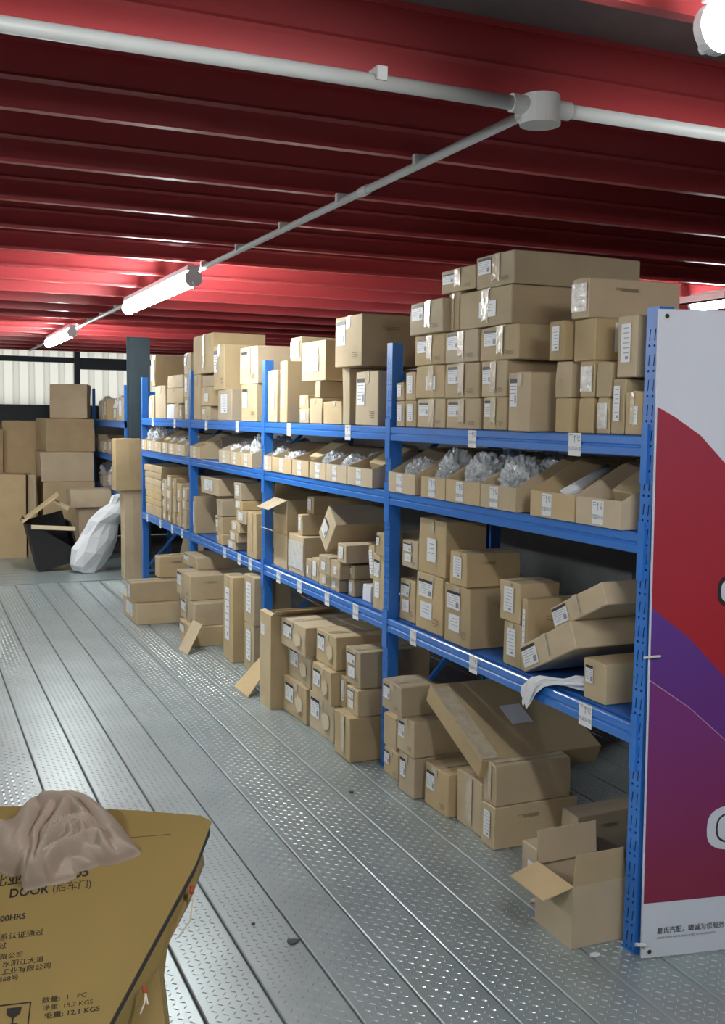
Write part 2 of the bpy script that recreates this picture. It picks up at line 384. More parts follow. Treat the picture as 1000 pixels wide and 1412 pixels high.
# shelf tags on the beams: white card, arrow, code
def shelf_tag_mesh():
    m = MB(); w, h = 0.075, 0.085; e = 0.0008
    m.box(-e, 0, -w/2, w/2, -h/2, h/2, 0)
    x = -e-0.0003
    def q(y0, y1, z0, z1): m.quad([(x, y0, z0), (x, y1, z0), (x, y1, z1), (x, y0, z1)], 1)
    q(-0.002, 0.002, 0.006, 0.030); m.quad([(x, -0.007, 0.026), (x, 0.007, 0.026), (x, 0, 0.037)], 1)
    q(0.012, 0.032, 0.033, 0.036); q(0.012, 0.032, 0.026, 0.028)
    for i in range(4):
        for j in range(4):
            if (i*3+j*5) % 4 != 1: q(-0.032+i*0.005, -0.028+i*0.005, 0.012+j*0.006, 0.0165+j*0.006)
    me = m.mesh('shelf_tag', [WHITE, GREYINK], fix=False)
    tx = text_mesh('YC-ZB13-V1-02', 0.0125, GREYINK, bold=0.0004, align='CENTER')
    bm = bmesh.new(); bm.from_mesh(me); n0 = len(bm.verts); bm.from_mesh(tx); bm.verts.ensure_lookup_table()
    for f in bm.faces:
        if all(v.index >= n0 or v.index == -1 for v in f.verts): f.material_index = 1
    for v in list(bm.verts)[n0:]:
        a, b = v.co.x, v.co.y; v.co = Vector((x, -a*0.9, b*1.5-0.022))
    bm.to_mesh(me); bm.free()
    # text faces got material index 0 in the source mesh
    idx = [0]*len(me.polygons)
    for p in me.polygons:
        idx[p.index] = 0 if p.index < 6 else 1
    me.polygons.foreach_set('material_index', idx)
    return me
stm = shelf_tag_mesh()
STAGS = [(1,'T',[(3.60,.85),(2.91,.95)]), (1,'S',[(4.09,.85),(3.55,.85),(2.80,.95)]), (2,'T',[(5.76,.9),(4.87,.95)]), (2,'S',[(5.93,.9),(5.56,.9),(5.13,.9),(4.74,.95)]),
 (3,'T',[(7.60,.9),(6.80,.9)]), (3,'S',[(7.10,.9),(6.75,.9),(6.50,.95)]), (4,'T',[(9.45,.9),(8.60,.9)]), (4,'S',[(9.70,.9),(9.15,.9),(8.70,.9),(8.35,.9)])]
for bay, lv, ys in STAGS:
    for y, s in ys:
        o = link('shelf_tag', stm, BEAMS[(bay, lv)], (-0.0045, y-(Y1+(bay-1)*W), 0.028), (0, 0, 0), (1, s, s*0.95))

# ------------------------------------------------------------------ carton pieces
def label_mesh(kind):
    """sticker in YZ plane, 1 x 1, lying on x=0 facing -x"""
    m = MB(); e = 0.0008
    m.box(-e, 0, -0.5, 0.5, -0.5, 0.5, 0); x = -e-0.0003
    def q(y0, y1, z0, z1, mi): m.quad([(x, y0, z0), (x, y1, z0), (x, y1, z1), (x, y0, z1)], mi)
    rr = random.Random(kind)
    if kind == 'a':
        q(-0.5, 0.5, 0.33, 0.5, 1)
        for i in range(5): q(-0.05 if i > 2 else -0.38, 0.44, 0.22-i*0.13, 0.245-i*0.13, 2)
        q(-0.42, -0.2, -0.38, -0.1, 2)
    elif kind == 'T':
        for i in range(6): q(-0.36, 0.36-0.3*rr.random(), 0.38-i*0.13, 0.40-i*0.13, 2)
        q(-0.3, 0.0, -0.42, -0.34, 2)
    else:
        for i in range(3): q(-0.3, 0.34-0.3*rr.random(), 0.25-i*0.2, 0.28-i*0.2, 2)
    return m.mesh('label', [WHITE, INK, GREYINK], fix=False)
LM = {k: label_mesh(k) for k in 'aTc'}
def patch_mesh():       # bare patch where a label was torn away
    rr = random.Random(3); m = MB(); n = 14
    m.quad([(-0.0006, 0.5*rr.uniform(0.7, 1.05)*math.cos(-2*math.pi*i/n), 0.5*rr.uniform(0.75, 1.05)*math.sin(-2*math.pi*i/n)) for i in range(n)])
    return m.mesh('torn_patch', KRAFT_EDGE, fix=False)
PATCH = patch_mesh()
def print_mesh():
    m = MB()
    def q(y0, y1, z0, z1): m.quad([(-0.0006, y0, z0), (-0.0006, y1, z0), (-0.0006, y1, z1), (-0.0006, y0, z1)])
    for i in range(4): q(-0.5, 0.5-0.25*(i % 2), 0.4-i*0.28, 0.5-i*0.28)
    return m.mesh('printed_lines', BROWNINK, fix=False)
PM = print_mesh()
def body_mesh(d, w, h, seed, bulge=0.004, jit=0.004):
    """closed carton, origin at base centre; x depth, y width; softened edges, slight bulge, flap seam on top"""
    rr = random.Random(seed); bm = bmesh.new()
    bmesh.ops.create_cube(bm, size=1.0)
    bmesh.ops.subdivide_edges(bm, edges=bm.edges[:], cuts=1, use_grid_fill=True)
    for v in bm.verts:
        c = v.co.copy(); k = sum(1 for t in c if abs(t) < 0.01)
        p = Vector((c.x*d, c.y*w, (c.z+0.5)*h))
        if k == 2:                       # face centres bulge or sag
            s = rr.uniform(-0.3, 1.0)*bulge
            if c.z > 0.4: s = -abs(s)
            if c.z < -0.4: s = 0
            p += Vector((c.x, c.y, c.z)).normalized()*s
        elif k == 0 and c.z > 0:
            p += Vector((rr.uniform(-1,1), rr.uniform(-1,1), rr.uniform(-1,0)))*jit
        if c.z > 0.4: p.z = min(p.z, h)
        v.co = p
    edges = [e for e in bm.edges if len(e.link_faces) == 2 and e.calc_face_angle(0) > 0.9]
    bmesh.ops.bevel(bm, geom=edges, offset=min(0.0035, w*0.06, h*0.06), segments=1, affect='EDGES')
    me = bpy.data.meshes.new('carton'); bm.to_mesh(me); bm.free(); me.materials.append(KRAFT); return me
def tape_strip(d, w, h, seed, kind):
    m = MB(); rr = random.Random(seed); tw = min(0.05, w*0.22)/2; c = rr.uniform(-0.08, 0.08)*w; e = 0.0012
    if kind == 'front':      # vertical on the -x face with a ragged end, running on over the top
        b = rr.uniform(0.0, 0.2)*h
        m.slab([(-d/2-e-0.004, c-tw, h-0.004), (-d/2-e-0.004, c-tw*0.9, b), (-d/2-e-0.004, c, b+0.012), (-d/2-e-0.004, c+tw, b+0.004), (-d/2-e-0.004, c+tw, h-0.004)], -0.001)
        m.box(-d/2+0.004, d/2-0.01, c-tw, c+tw, h, h+e)
    elif kind == 'top':
        m.box(-d/2+0.004, d/2-0.004, c-tw, c+tw, h, h+e)
        m.slab([(-d/2-e-0.002, c-tw, h-0.004), (-d/2-e-0.002, c-tw, h*0.78), (-d/2-e-0.002, c+tw, h*0.74), (-d/2-e-0.002, c+tw, h-0.004)], -0.001)
    elif kind == 'wrap':
        m.box(-d/2-0.0052, -d/2-0.004, -w/2+0.006, w/2-0.006, h*0.15, h*0.85)
    return m
ORD = ['', 'first', 'second', 'third', 'fourth', 'fifth', 'sixth', 'seventh', 'eighth', 'ninth', 'tenth', 'eleventh', 'twelfth', 'thirteenth', 'fourteenth', 'fifteenth']
LAYER = ['lowest layer', 'second layer', 'third layer', 'fourth layer', 'fifth layer', 'sixth layer', 'seventh layer']
BAYN = {'1': 'banner bay', '2': 'second bay', '3': 'third bay', '4': 'end bay'}
LEVN = {'T': 'top shelf', 'S': 'lower shelf', 'F': 'floor'}
def put_label(o, kind, d, y, z, w, h):
    return link('label', LM[kind], o, (-d/2-0.0035, y, z), (0, 0, 0), (1, w, h))
def carton(x, yn, yf, z0, z1, d, style, seed, rotz=0.0):
    w, h = yf-yn, z1-z0
    o = link('carton', body_mesh(d, w, h, seed), None, (x+d/2, (yn+yf)/2, z0), (0, 0, rotz))
    rr = random.Random(seed+5)
    # -y is the side nearest the banner; in view a face runs from far (+y, at left) to near (-y, at right)
    if 'a' in style: put_label(o, 'a', d, w*rr.uniform(0.2, 0.27), h*rr.uniform(0.60, 0.68), w*0.34, h*rr.uniform(0.42, 0.5))
    if 'A' in style:
        put_label(o, 'a', d, w*0.12, h*0.74, w*0.5, h*0.3); put_label(o, 'c', d, w*0.08, h*0.36, w*0.42, h*0.28)
    if 'T' in style: put_label(o, 'T', d, w*0.02, h*0.55, w*0.48, h*0.62)
    if 'a' in style and 'c' in style: link('torn_patch', PATCH, o, (-d/2-0.0042, -w*0.2, h*0.46), (0, 0, 0), (1, w*0.34, h*0.5))
    elif 'c' in style: put_label(o, 'c', d, -w*0.16 if 'a' in style else w*rr.uniform(-0.1, 0.1), h*0.45, w*0.32, h*0.42)
    if 's' in style:
        l = link('label', LM['T'], o, (0.0, -w/2-0.004, h*0.55), (0, 0, R(90)), (1, d*0.5, h*0.7))
    if 't' in style: tape_strip(d, w, h, seed, 'front').build('tape', TAPE, o)
    elif 'w' in style: tape_strip(d, w, h, seed, 'wrap').build('tape', WTAPE, o)
    elif 'W' in style: o.data.materials[0] = WHITE
    elif w > 0.12 and h > 0.1: tape_strip(d, w, h, seed, 'top').build('tape', TAPE, o)
    if ('a' in style or 'A' in style) and w > 0.15:
        link('printed_lines', PM, o, (-d/2-0.0038, -w*0.27, h*0.2), (0, 0, 0), (1, w*0.22, h*0.12))
    if d > 0.2 and h > 0.13 and seed % 3 == 0:
        link('printed_lines', PM, o, (-d*0.1, -w/2-0.0038, h*0.72), (0, 0, R(90)), (1, d*0.25, h*0.08))
    return o
def open_carton(x, yn, yf, z0, z1, d, seed, flaps):
    """four walls and a floor, with flaps given as (side, length, angle from upright outwards)"""
    w, h = yf-yn, z1-z0; t = 0.004
    o = empty('open_carton', (x+d/2, (yn+yf)/2, z0))
    m = MB(); m.box(-d/2, d/2, -w/2, w/2, 0, t)
    m.box(-d/2, -d/2+t, -w/2, w/2, t, h); m.box(d/2-t, d/2, -w/2, w/2, t, h)
    m.box(-d/2+t, d/2-t, -w/2, -w/2+t, t, h); m.box(-d/2+t, d/2-t, w/2-t, w/2, t, h)
    m.build('body', KRAFT, o)
    for side, l, a in flaps:
        ca, sa = math.cos(R(a)), math.sin(R(a)); m = MB()
        if side in '-x+x' and side[1] == 'x':
            s = -1 if side[0] == '-' else 1; bx_ = s*d/2
            m.slab([(bx_, -w/2+0.003, h), (bx_, w/2-0.003, h), (bx_+s*l*sa, w/2-0.008, h+l*ca), (bx_+s*l*sa, -w/2+0.01, h+l*ca)], t)
        else:
            s = -1 if side[0] == '-' else 1; by = s*w/2
            m.slab([(-d/2+0.003, by, h), (d/2-0.003, by, h), (d/2-0.01, by+s*l*sa, h+l*ca), (-d/2+0.008, by+s*l*sa, h+l*ca)], t)
        m.build('flap', KRAFT, o)
    return o
def tilted_carton(x, yc, zc, ln, th, ang, d, seed, style=''):
    """carton rolled about the x axis: ln along the tilted axis (from +y end), th thick"""
    o = link('carton', body_mesh(d, ln, th, seed, 0.003, 0.003), None, (x+d/2, yc, zc), (R(ang), 0, 0))
    for v in o.data.vertices: v.co.z -= th/2
    if 'a' in style: link('label', LM['a'], o, (-d/2-0.0035, ln*0.32, 0), (0, 0, 0), (1, ln*0.28, th*0.75))
    if 't' in style:
        m = MB(); m.slab([(-d/2-0.005, -0.015, th/2), (-d/2-0.005, 0.015, th/2), (-d/2-0.005, 0.01, -th*0.3), (-d/2-0.005, -0.012, -th*0.35)], 0.001); m.build('tape', TAPE, o)
    return o

# (cell, front x, near y, far y, bottom, top, depth, style, description, layer, open)
BOXES=[
 ('1T',2.062,4.262,4.347,1.618,1.735,0.350,'T','small white-labelled carton',0,0),
 ('1T',2.062,4.263,4.347,1.736,1.819,0.350,'T','small white-labelled carton',1,0),
 ('1T',2.062,4.145,4.247,1.618,1.737,0.400,'T','narrow carton with tall white label',0,0),
 ('1T',2.062,4.153,4.252,1.738,1.864,0.400,'T','narrow carton with tall white label',1,0),
 ('1T',2.062,3.878,4.130,1.618,1.744,0.550,'at','squat carton with headed white label',0,0),
 ('1T',2.062,3.582,3.859,1.618,1.741,0.550,'at','squat carton with headed white label',0,0),
 ('1T',2.062,3.376,3.553,1.618,1.744,0.550,'at','squat carton with headed white label',0,0),
 ('1T',2.012,3.152,3.288,1.618,1.830,0.380,'a','tall upright carton with headed label',0,0),
 ('1T',2.062,3.884,4.150,1.745,1.886,0.550,'ct','squat carton with low white label',1,0),
 ('1T',2.062,3.593,3.878,1.742,1.885,0.550,'at','squat carton with white label',1,0),
 ('1T',2.062,3.387,3.571,1.745,1.882,0.550,'at','squat carton with torn tape',1,0),
 ('1T',2.062,3.884,4.163,1.887,2.017,0.550,'at','squat taped carton with white label',2,0),
 ('1T',2.062,3.600,3.878,1.886,2.015,0.550,'at','squat taped carton with white label',2,0),
 ('1T',2.062,3.303,3.589,1.883,2.013,0.380,'at','squat taped carton with white label',2,0),
 ('1T',2.032,3.846,4.158,2.018,2.155,0.550,'at','skewed carton with headed label',3,0),
 ('1T',2.062,3.765,3.843,2.018,2.172,0.550,'t','narrow unlabelled carton',3,0),
 ('1T',2.062,3.370,3.760,2.016,2.161,0.580,'ct','wide carton with shiny white patch',3,0),
 ('1T',2.062,3.647,3.923,2.173,2.267,0.500,'at','small taped carton under red joist',4,0),
 ('1T',2.062,3.362,3.632,2.162,2.286,0.580,'at','long deep carton under red joist',4,0),
 ('1T',2.062,2.964,3.059,1.618,1.737,0.200,'','plain small carton',0,0),
 ('1T',2.062,2.841,2.926,1.618,1.736,0.250,'','plain small carton',0,0),
 ('1T',2.062,2.752,2.817,1.618,1.735,0.300,'w','small carton with clear tape',0,0),
 ('1T',2.062,2.682,2.746,1.618,1.796,0.300,'T','narrow tall carton with label',0,0),
 ('1T',2.062,2.586,2.674,1.618,1.753,0.200,'ct','carton with crinkled shiny label',0,0),
 ('1T',2.062,2.971,3.066,1.738,1.862,0.200,'s','small carton with side label',1,0),
 ('1T',2.062,2.840,2.917,1.737,1.856,0.250,'w','small tape-wrapped carton',1,0),
 ('1T',2.062,2.757,2.832,1.736,1.850,0.250,'','small pale carton',1,0),
 ('1T',2.032,2.977,3.064,1.863,1.996,0.200,'T','thin carton with tall white label',2,0),
 ('1T',2.062,2.843,2.961,1.857,1.995,0.300,'s','carton with side label',2,0),
 ('1T',2.062,2.632,2.725,1.797,1.989,0.200,'T','tall carton wrapped in shiny tape',2,0),
 ('1T',2.042,2.863,2.956,1.996,2.128,0.380,'w','wide flat-sided carton topmost',3,0),
 ('1S',2.100,4.192,4.354,0.723,0.918,0.400,'A','upright carton with two labels',0,0),
 ('1S',2.083,3.900,4.149,0.723,0.978,0.400,'A','upright carton with two labels',0,0),
 ('1S',2.072,3.638,3.856,0.723,0.971,0.380,'A','big square carton with two labels',0,0),
 ('1S',2.083,4.138,4.302,0.979,1.104,0.250,'A','carton with two white labels',1,0),
 ('1S',2.083,3.878,4.131,0.979,1.221,0.200,'c','tall carton with a slip of paper',1,0),
 ('1S',2.069,3.670,3.811,0.972,1.112,0.257,'T','low carton with print on its side',1,0),
 ('1S',2.090,3.283,3.407,0.723,0.892,0.300,'T','carton squeezed beneath another',0,0),
 ('1S',2.087,3.293,3.433,0.893,1.047,0.175,'T','pale-topped carton with tall label',1,0),
 ('1S',2.090,3.244,3.280,0.723,0.997,0.300,'T','upright carton behind tilted boxes',0,0),
 ('1S',2.088,2.760,2.879,0.723,0.862,0.380,'a','cube carton with headed label',0,0),
 ('1F',2.021,4.174,4.331,0.001,0.128,0.300,'a','small floor carton with label',0,0),
 ('1F',1.985,3.946,4.090,0.001,0.183,0.380,'a','floor carton with label under another',0,0),
 ('1F',2.029,4.220,4.354,0.129,0.270,0.300,'','carton with torn open top',1,1),
 ('1F',1.981,3.944,4.111,0.184,0.345,0.380,'a','carton with label stacked on floor carton',1,0),
 ('1F',1.959,4.029,4.226,0.346,0.481,0.186,'a','crumpled carton with torn top',2,0),
 ('1F',2.020,3.702,3.906,0.001,0.184,0.380,'a','small cube carton with headed label',0,0),
 ('1F',2.053,3.472,3.678,0.001,0.222,0.400,'t','carton with crumpled tape under tilted flat carton',0,0),
 ('1F',2.035,3.346,3.444,0.001,0.170,0.380,'T','deep floor carton with tall label',0,0),
 ('1F',2.042,3.351,3.449,0.171,0.334,0.342,'t','deep carton stacked over a labelled one',1,0),
 ('1F',1.988,2.970,3.076,0.001,0.160,0.250,'c','low carton half hidden by open carton',0,0),
 ('1F',2.270,3.139,3.247,0.001,0.178,0.350,'c','carton with printed top behind open carton',0,0),
 ('2T',2.062,6.034,6.208,1.618,1.936,0.300,'c','carton with torn front',0,0),
 ('2T',2.062,5.861,5.980,1.618,1.985,0.400,'T','thin tall carton',0,0),
 ('2T',2.062,5.495,5.636,1.618,1.703,0.300,'T','tiny white-labelled carton',0,0),
 ('2T',2.062,5.497,5.638,1.704,1.780,0.300,'T','tiny white-labelled carton',1,0),
 ('2T',2.062,5.282,5.472,1.618,1.758,0.300,'','small plain carton',0,0),
 ('2T',2.062,5.004,5.261,1.618,1.740,0.300,'','squat blank carton',0,0),
 ('2T',2.062,5.318,5.396,1.759,1.852,0.380,'','low carton with dark edges',1,0),
 ('2T',2.062,4.897,4.989,1.618,1.907,0.500,'','thin tall carton',0,0),
 ('2T',2.062,4.557,4.822,1.618,1.885,0.550,'a','tall carton with headed label',0,0),
 ('2T',2.062,5.246,5.606,1.853,2.070,0.380,'cT','carton with two white slips',2,0),
 ('2T',2.170,5.916,6.097,1.986,2.132,0.300,'w','leaning carton wrapped in tape',2,0),
 ('2T',2.012,4.643,4.979,1.908,2.156,0.380,'a','big square carton topmost',2,0),
 ('2S',2.105,5.953,6.208,0.723,0.935,0.350,'w','open carton with raised flap',0,1),
 ('2S',2.105,5.958,6.208,0.936,1.148,0.350,'','open carton with drooping flap',1,1),
 ('2S',2.102,5.653,5.918,0.723,0.956,0.400,'w','carton wrapped in clear film',0,0),
 ('2S',2.120,5.730,5.804,0.957,1.080,0.380,'T','narrow carton with tall label',1,0),
 ('2S',2.182,5.716,5.825,1.081,1.183,0.380,'T','small carton with headed label',2,0),
 ('2S',2.114,5.564,5.650,0.723,0.835,0.250,'c','tiny labelled carton',0,0),
 ('2S',2.107,5.429,5.532,0.723,0.858,0.250,'T','tiny carton with tall label',0,0),
 ('2S',2.095,5.224,5.388,0.723,0.802,0.250,'c','tiny carton with white label',0,0),
 ('2S',2.062,5.142,5.303,0.803,0.906,0.250,'c','tiny carton with white label',1,0),
 ('2S',2.091,5.078,5.202,0.723,0.804,0.250,'c','tiny carton with white label',0,0),
 ('2S',2.062,5.009,5.131,0.805,0.900,0.250,'c','tiny carton with white label',1,0),
 ('2S',2.062,4.923,5.041,0.901,0.999,0.380,'T','low carton with side in shade',2,0),
 ('2S',2.112,4.930,5.006,0.723,0.809,0.380,'T','small carton with tall label',0,0),
 ('2S',2.122,4.955,5.006,0.810,0.886,0.380,'a','small carton with label',1,0),
 ('2S',2.126,4.747,4.848,0.723,0.810,0.060,'W','small white carton',0,0),
 ('2S',2.086,4.494,4.630,0.723,0.999,0.350,'A','tall carton with big label',0,0),
 ('2S',2.062,4.452,4.552,1.000,1.110,0.300,'a','small carton with label',1,0),
 ('2F',1.847,5.489,5.687,0.001,0.535,0.380,'c','tall narrow carton with open top',0,1),
 ('2F',1.925,5.133,5.486,0.001,0.202,0.400,'ac','floor carton with label and bare patch',0,0),
 ('2F',1.947,4.792,5.130,0.001,0.202,0.450,'ac','floor carton with bare patch and label',0,0),
 ('2F',1.949,5.113,5.486,0.203,0.383,0.400,'ac','carton with torn label patch',1,0),
 ('2F',1.922,4.765,5.031,0.203,0.380,0.400,'ac','carton with bare patch and label',1,0),
 ('2F',1.904,5.099,5.472,0.384,0.542,0.380,'ac','carton with pale patch',2,0),
 ('2F',1.952,4.775,5.048,0.381,0.553,0.380,'ac','deep carton with pale patch',2,0),
 ('2F',1.974,4.689,4.762,0.203,0.367,0.300,'T','carton with big shipping slip',1,0),
 ('2F',1.913,4.483,4.686,0.001,0.219,0.380,'t','big floor carton beside blue upright',0,0),
 ('2F',1.954,4.488,4.631,0.220,0.350,0.380,'A','carton with small label',1,0),
 ('2F',1.971,4.514,4.686,0.351,0.530,0.380,'A','carton with taped pale top',2,0),
 ('3T',2.062,7.830,8.061,1.618,1.964,0.400,'','thin tall blank carton',0,0),
 ('3T',2.062,7.579,7.798,1.618,1.721,0.350,'a','small carton with dark label',0,0),
 ('3T',2.062,7.519,7.819,1.722,1.865,0.350,'c','small carton with label',1,0),
 ('3T',2.062,7.010,7.342,1.618,1.835,0.380,'T','carton with tall label',0,0),
 ('3T',2.062,6.436,6.770,1.618,1.862,0.400,'a','upright taped carton',0,0),
 ('3T',2.062,6.425,6.806,1.863,2.105,0.380,'at','taped carton with label',1,0),
 ('3T',2.062,7.174,7.469,1.836,2.157,0.380,'a','tall carton with label',2,0),
 ('3T',2.062,7.499,7.787,1.866,1.949,0.300,'','small plain carton',2,0),
 ('3T',2.062,7.479,8.061,1.965,2.258,0.400,'t','big pale blank carton topmost',3,0),
 ('4T',2.062,9.481,9.715,1.618,1.819,0.300,'T','thin carton with slip',0,0),
 ('4T',2.062,9.002,9.436,1.618,1.907,0.300,'','plain carton',0,0),
 ('4T',2.062,9.430,9.582,1.908,2.188,0.400,'w','large dark-sided carton',1,0),
 ('4T',2.062,8.402,8.945,1.748,1.876,0.300,'','flat blank carton',1,0),
 ('4T',2.062,8.389,8.957,1.877,1.981,0.300,'','flat blank carton',2,0),
 ('4T',2.062,8.707,8.975,1.618,1.743,0.250,'W','small white carton',0,0),
 ('4T',2.062,8.540,8.681,1.618,1.748,0.250,'','thin carton',0,0),
 ('4T',2.062,8.428,8.528,1.618,1.736,0.250,'c','thin carton',0,0),
 ('4T',2.062,8.200,8.331,1.618,1.792,0.250,'T','thin carton with slip',0,0),
 ('4T',2.062,8.199,8.353,1.793,1.975,0.250,'T','thin carton with slip',1,0),
 ('4T',2.062,8.152,8.352,1.976,2.144,0.250,'a','carton with label',2,0),
 ('3S',2.060,7.981,8.061,0.723,1.016,0.380,'T','deep carton with white edge',0,0),
 ('3S',2.060,7.354,7.804,1.065,1.191,0.300,'T','yellowish carton with label',1,0),
 ('3S',2.060,7.218,7.372,0.723,0.802,0.380,'a','small carton with label',0,0),
 ('3S',2.060,7.238,7.402,0.803,0.926,0.380,'a','small carton with label',1,0),
 ('3S',2.060,7.238,7.373,0.927,1.047,0.380,'','small plain carton',2,0),
 ('3S',2.060,6.910,7.088,0.723,0.781,0.200,'T','tiny carton with slip',0,0),
 ('3S',2.060,6.841,7.043,0.782,0.854,0.200,'T','tiny carton with slip',1,0),
 ('3S',2.060,6.808,6.999,0.855,0.927,0.200,'T','tiny carton with slip',2,0),
 ('3S',2.060,6.659,6.877,0.928,1.015,0.200,'T','tiny carton with slip',3,0),
 ('3S',2.060,6.434,6.624,0.723,1.026,0.300,'t','tall narrow taped carton',0,0),
 ('3S',2.060,6.742,6.912,1.016,1.081,0.380,'T','small carton with label',4,0),
 ('3S',2.060,6.759,6.930,1.082,1.198,0.380,'T','pale carton with white end label',5,0),
 ('4S',2.060,9.209,9.840,0.723,0.824,0.300,'','flat folded carton',0,0),
 ('4S',2.060,9.208,9.850,0.825,0.884,0.300,'','flat folded carton',1,0),
 ('4S',2.060,9.207,9.860,0.885,0.944,0.300,'','flat folded carton',2,0),
 ('4S',2.060,9.205,9.870,0.945,1.005,0.300,'','flat folded carton',3,0),
 ('4S',2.060,9.204,9.880,1.006,1.065,0.300,'','flat folded carton',4,0),
 ('4S',2.060,9.203,9.890,1.066,1.125,0.300,'','flat folded carton',5,0),
 ('4S',2.060,9.202,9.900,1.126,1.185,0.300,'','flat folded carton',6,0),
 ('4S',2.060,9.022,9.123,0.723,0.815,0.300,'c','little box',0,0),
 ('4S',2.060,9.010,9.124,0.816,0.934,0.300,'a','little box',1,0),
 ('4S',2.060,8.993,9.145,0.935,1.085,0.300,'a','little box',2,0),
 ('4S',2.060,8.820,8.941,0.723,0.819,0.300,'c','little box',0,0),
 ('4S',2.060,8.822,8.962,0.820,0.910,0.300,'c','little box',1,0),
 ('4S',2.060,8.817,8.965,0.911,1.013,0.300,'T','little box',2,0),
 ('4S',2.060,8.818,8.950,1.014,1.131,0.300,'T','little box',3,0),
 ('4S',2.060,8.662,8.760,0.723,0.831,0.300,'a','little box',0,0),
 ('4S',2.060,8.637,8.749,0.832,0.974,0.300,'','little box',1,0),
 ('4S',2.060,8.636,8.755,0.975,1.116,0.300,'a','little box',2,0),
 ('4S',2.060,8.468,8.593,0.723,0.820,0.300,'a','little box',0,0),
 ('4S',2.060,8.475,8.580,0.821,0.935,0.300,'T','little box',1,0),
 ('4S',2.060,8.462,8.604,0.936,1.083,0.300,'c','little box',2,0),
 ('4S',2.060,8.290,8.410,0.723,0.767,0.300,'a','little box',0,0),
 ('4S',2.060,8.285,8.400,0.768,0.878,0.300,'','little box',1,0),
 ('4S',2.060,8.293,8.413,0.879,0.964,0.300,'T','little box',2,0),
 ('4S',2.060,8.271,8.410,0.965,1.059,0.300,'T','little box',3,0),
 ('4F',1.616,8.096,8.627,0.001,0.166,0.380,'T','wide low floor carton at rack end',0,0),
 ('4F',1.591,8.167,8.361,0.167,0.329,0.386,'T','wide floor carton stacked at rack end',1,0),
 ('4F',1.850,8.332,8.495,0.330,0.503,0.340,'','crumpled taped carton on wider carton',2,0),
 ('3F',1.826,7.189,7.570,0.001,0.142,0.350,'a','floor carton with white label',0,0),
 ('3F',1.860,7.230,7.665,0.143,0.306,0.350,'at','carton with open flap',1,0),
 ('3F',1.856,7.355,7.763,0.307,0.487,0.380,'at','taped carton with white label',2,0),
 ('3F',1.980,7.629,8.061,0.488,0.578,0.380,'a','carton with label topmost',3,0),
 ('3F',1.962,6.627,6.854,0.001,0.579,0.380,'T','tall narrow floor carton with creased label',0,0),
 ('3F',2.000,6.280,6.487,0.001,0.315,0.250,'T','carton with tall label beneath another',0,0),
 ('3F',2.000,6.280,6.489,0.316,0.630,0.250,'T','upright carton with tall label',1,0),
]

GRP = {'T': 'cartons on the top shelves', 'S': 'cartons on the lower shelves', 'F': 'cartons on the floor under the racks'}
FLAPS = {('2S', 0): [('-x', 0.10, 70)], ('2S', 1): [('-x', 0.13, 115), ('+x', 0.12, 20), ('+y', 0.1, -10)],
         ('1F', 1): [('-x', 0.05, -60), ('+x', 0.1, -40)], ('2F', 0): [('-x', 0.03, -70), ('+x', 0.15, -60), ('-y', 0.08, 60)]}
rows = {}
for b in BOXES: rows.setdefault((b[0], b[9]), []).append(b)
for key in rows: rows[key].sort(key=lambda b: b[2])
for i, b in enumerate(BOXES):
    cell, x, yn, yf, z0, z1, d, style, desc, row, op = b
    if op:
        o = open_carton(x, yn, yf, z0, z1, d, i, FLAPS.get((cell, row), [('+x', 0.1, 20)]))
        if style == 'c': link('label', LM['c'], o, (-d/2-0.002, (yf-yn)*0.2, (z1-z0)*0.82), (0, 0, 0), (1, 0.06, 0.06))
    else:
        o = carton(x, yn, yf, z0, z1, d, style, i, rotz=R(random.Random(i*31).uniform(-1.1, 1.1)))
    n = rows[(cell, row)].index(b)+1
    tag(o, f"{desc}, {ORD[n]} from banner, {LAYER[row]}, {LEVN[cell[1]]}, {BAYN[cell[0]]}", 'carton', GRP[cell[1]])

# ------------------------------------------------------------------ tilted cartons
o = tilted_carton(2.055, 3.059, 0.859, 0.352, 0.098, -26.2, 0.42, 301, 'at'); tag(o, 'long carton tilted up towards the banner, propped over a small cube carton', 'carton')
o = tilted_carton(2.075, 2.912, 1.030, 0.325, 0.080, -25.6, 0.36, 302, 'at'); tag(o, 'smaller tilted carton lying on another tilted carton, lower shelf, banner bay', 'carton')
o = tilted_carton(2.02, 3.665, 0.392, 0.50, 0.085, 22.6, 0.56, 303, ''); tag(o, 'large flat battered carton sloping down over floor cartons, banner bay', 'carton')
m = MB(); m.box(-0.04, 0.06, -0.06, 0.06, 0.043, 0.0445); m.build('label', WHITE, o)
m = MB(); m.box(-0.28, -0.20, -0.24, 0.22, 0.0428, 0.044); m.build('tape', TAPE, o)
o = tilted_carton(2.10, 5.285, 1.045, 0.15, 0.225, 42.0, 0.34, 304, ''); tag(o, 'big carton rolled onto its edge over small boxes, lower shelf, second bay', 'carton')
link('label', LM['a'], o, (-0.1735, 0.02, -0.01), (R(0), 0, 0), (1, 0.07, 0.10))
o = tilted_carton(2.10, 4.672, 0.945, 0.075, 0.165, -10.0, 0.25, 305, ''); tag(o, 'narrow leaning carton between small boxes and the tall one, second bay', 'carton')
link('label', LM['T'], o, (-0.1285, 0.01, 0.0), (0, 0, 0), (1, 0.04, 0.12))

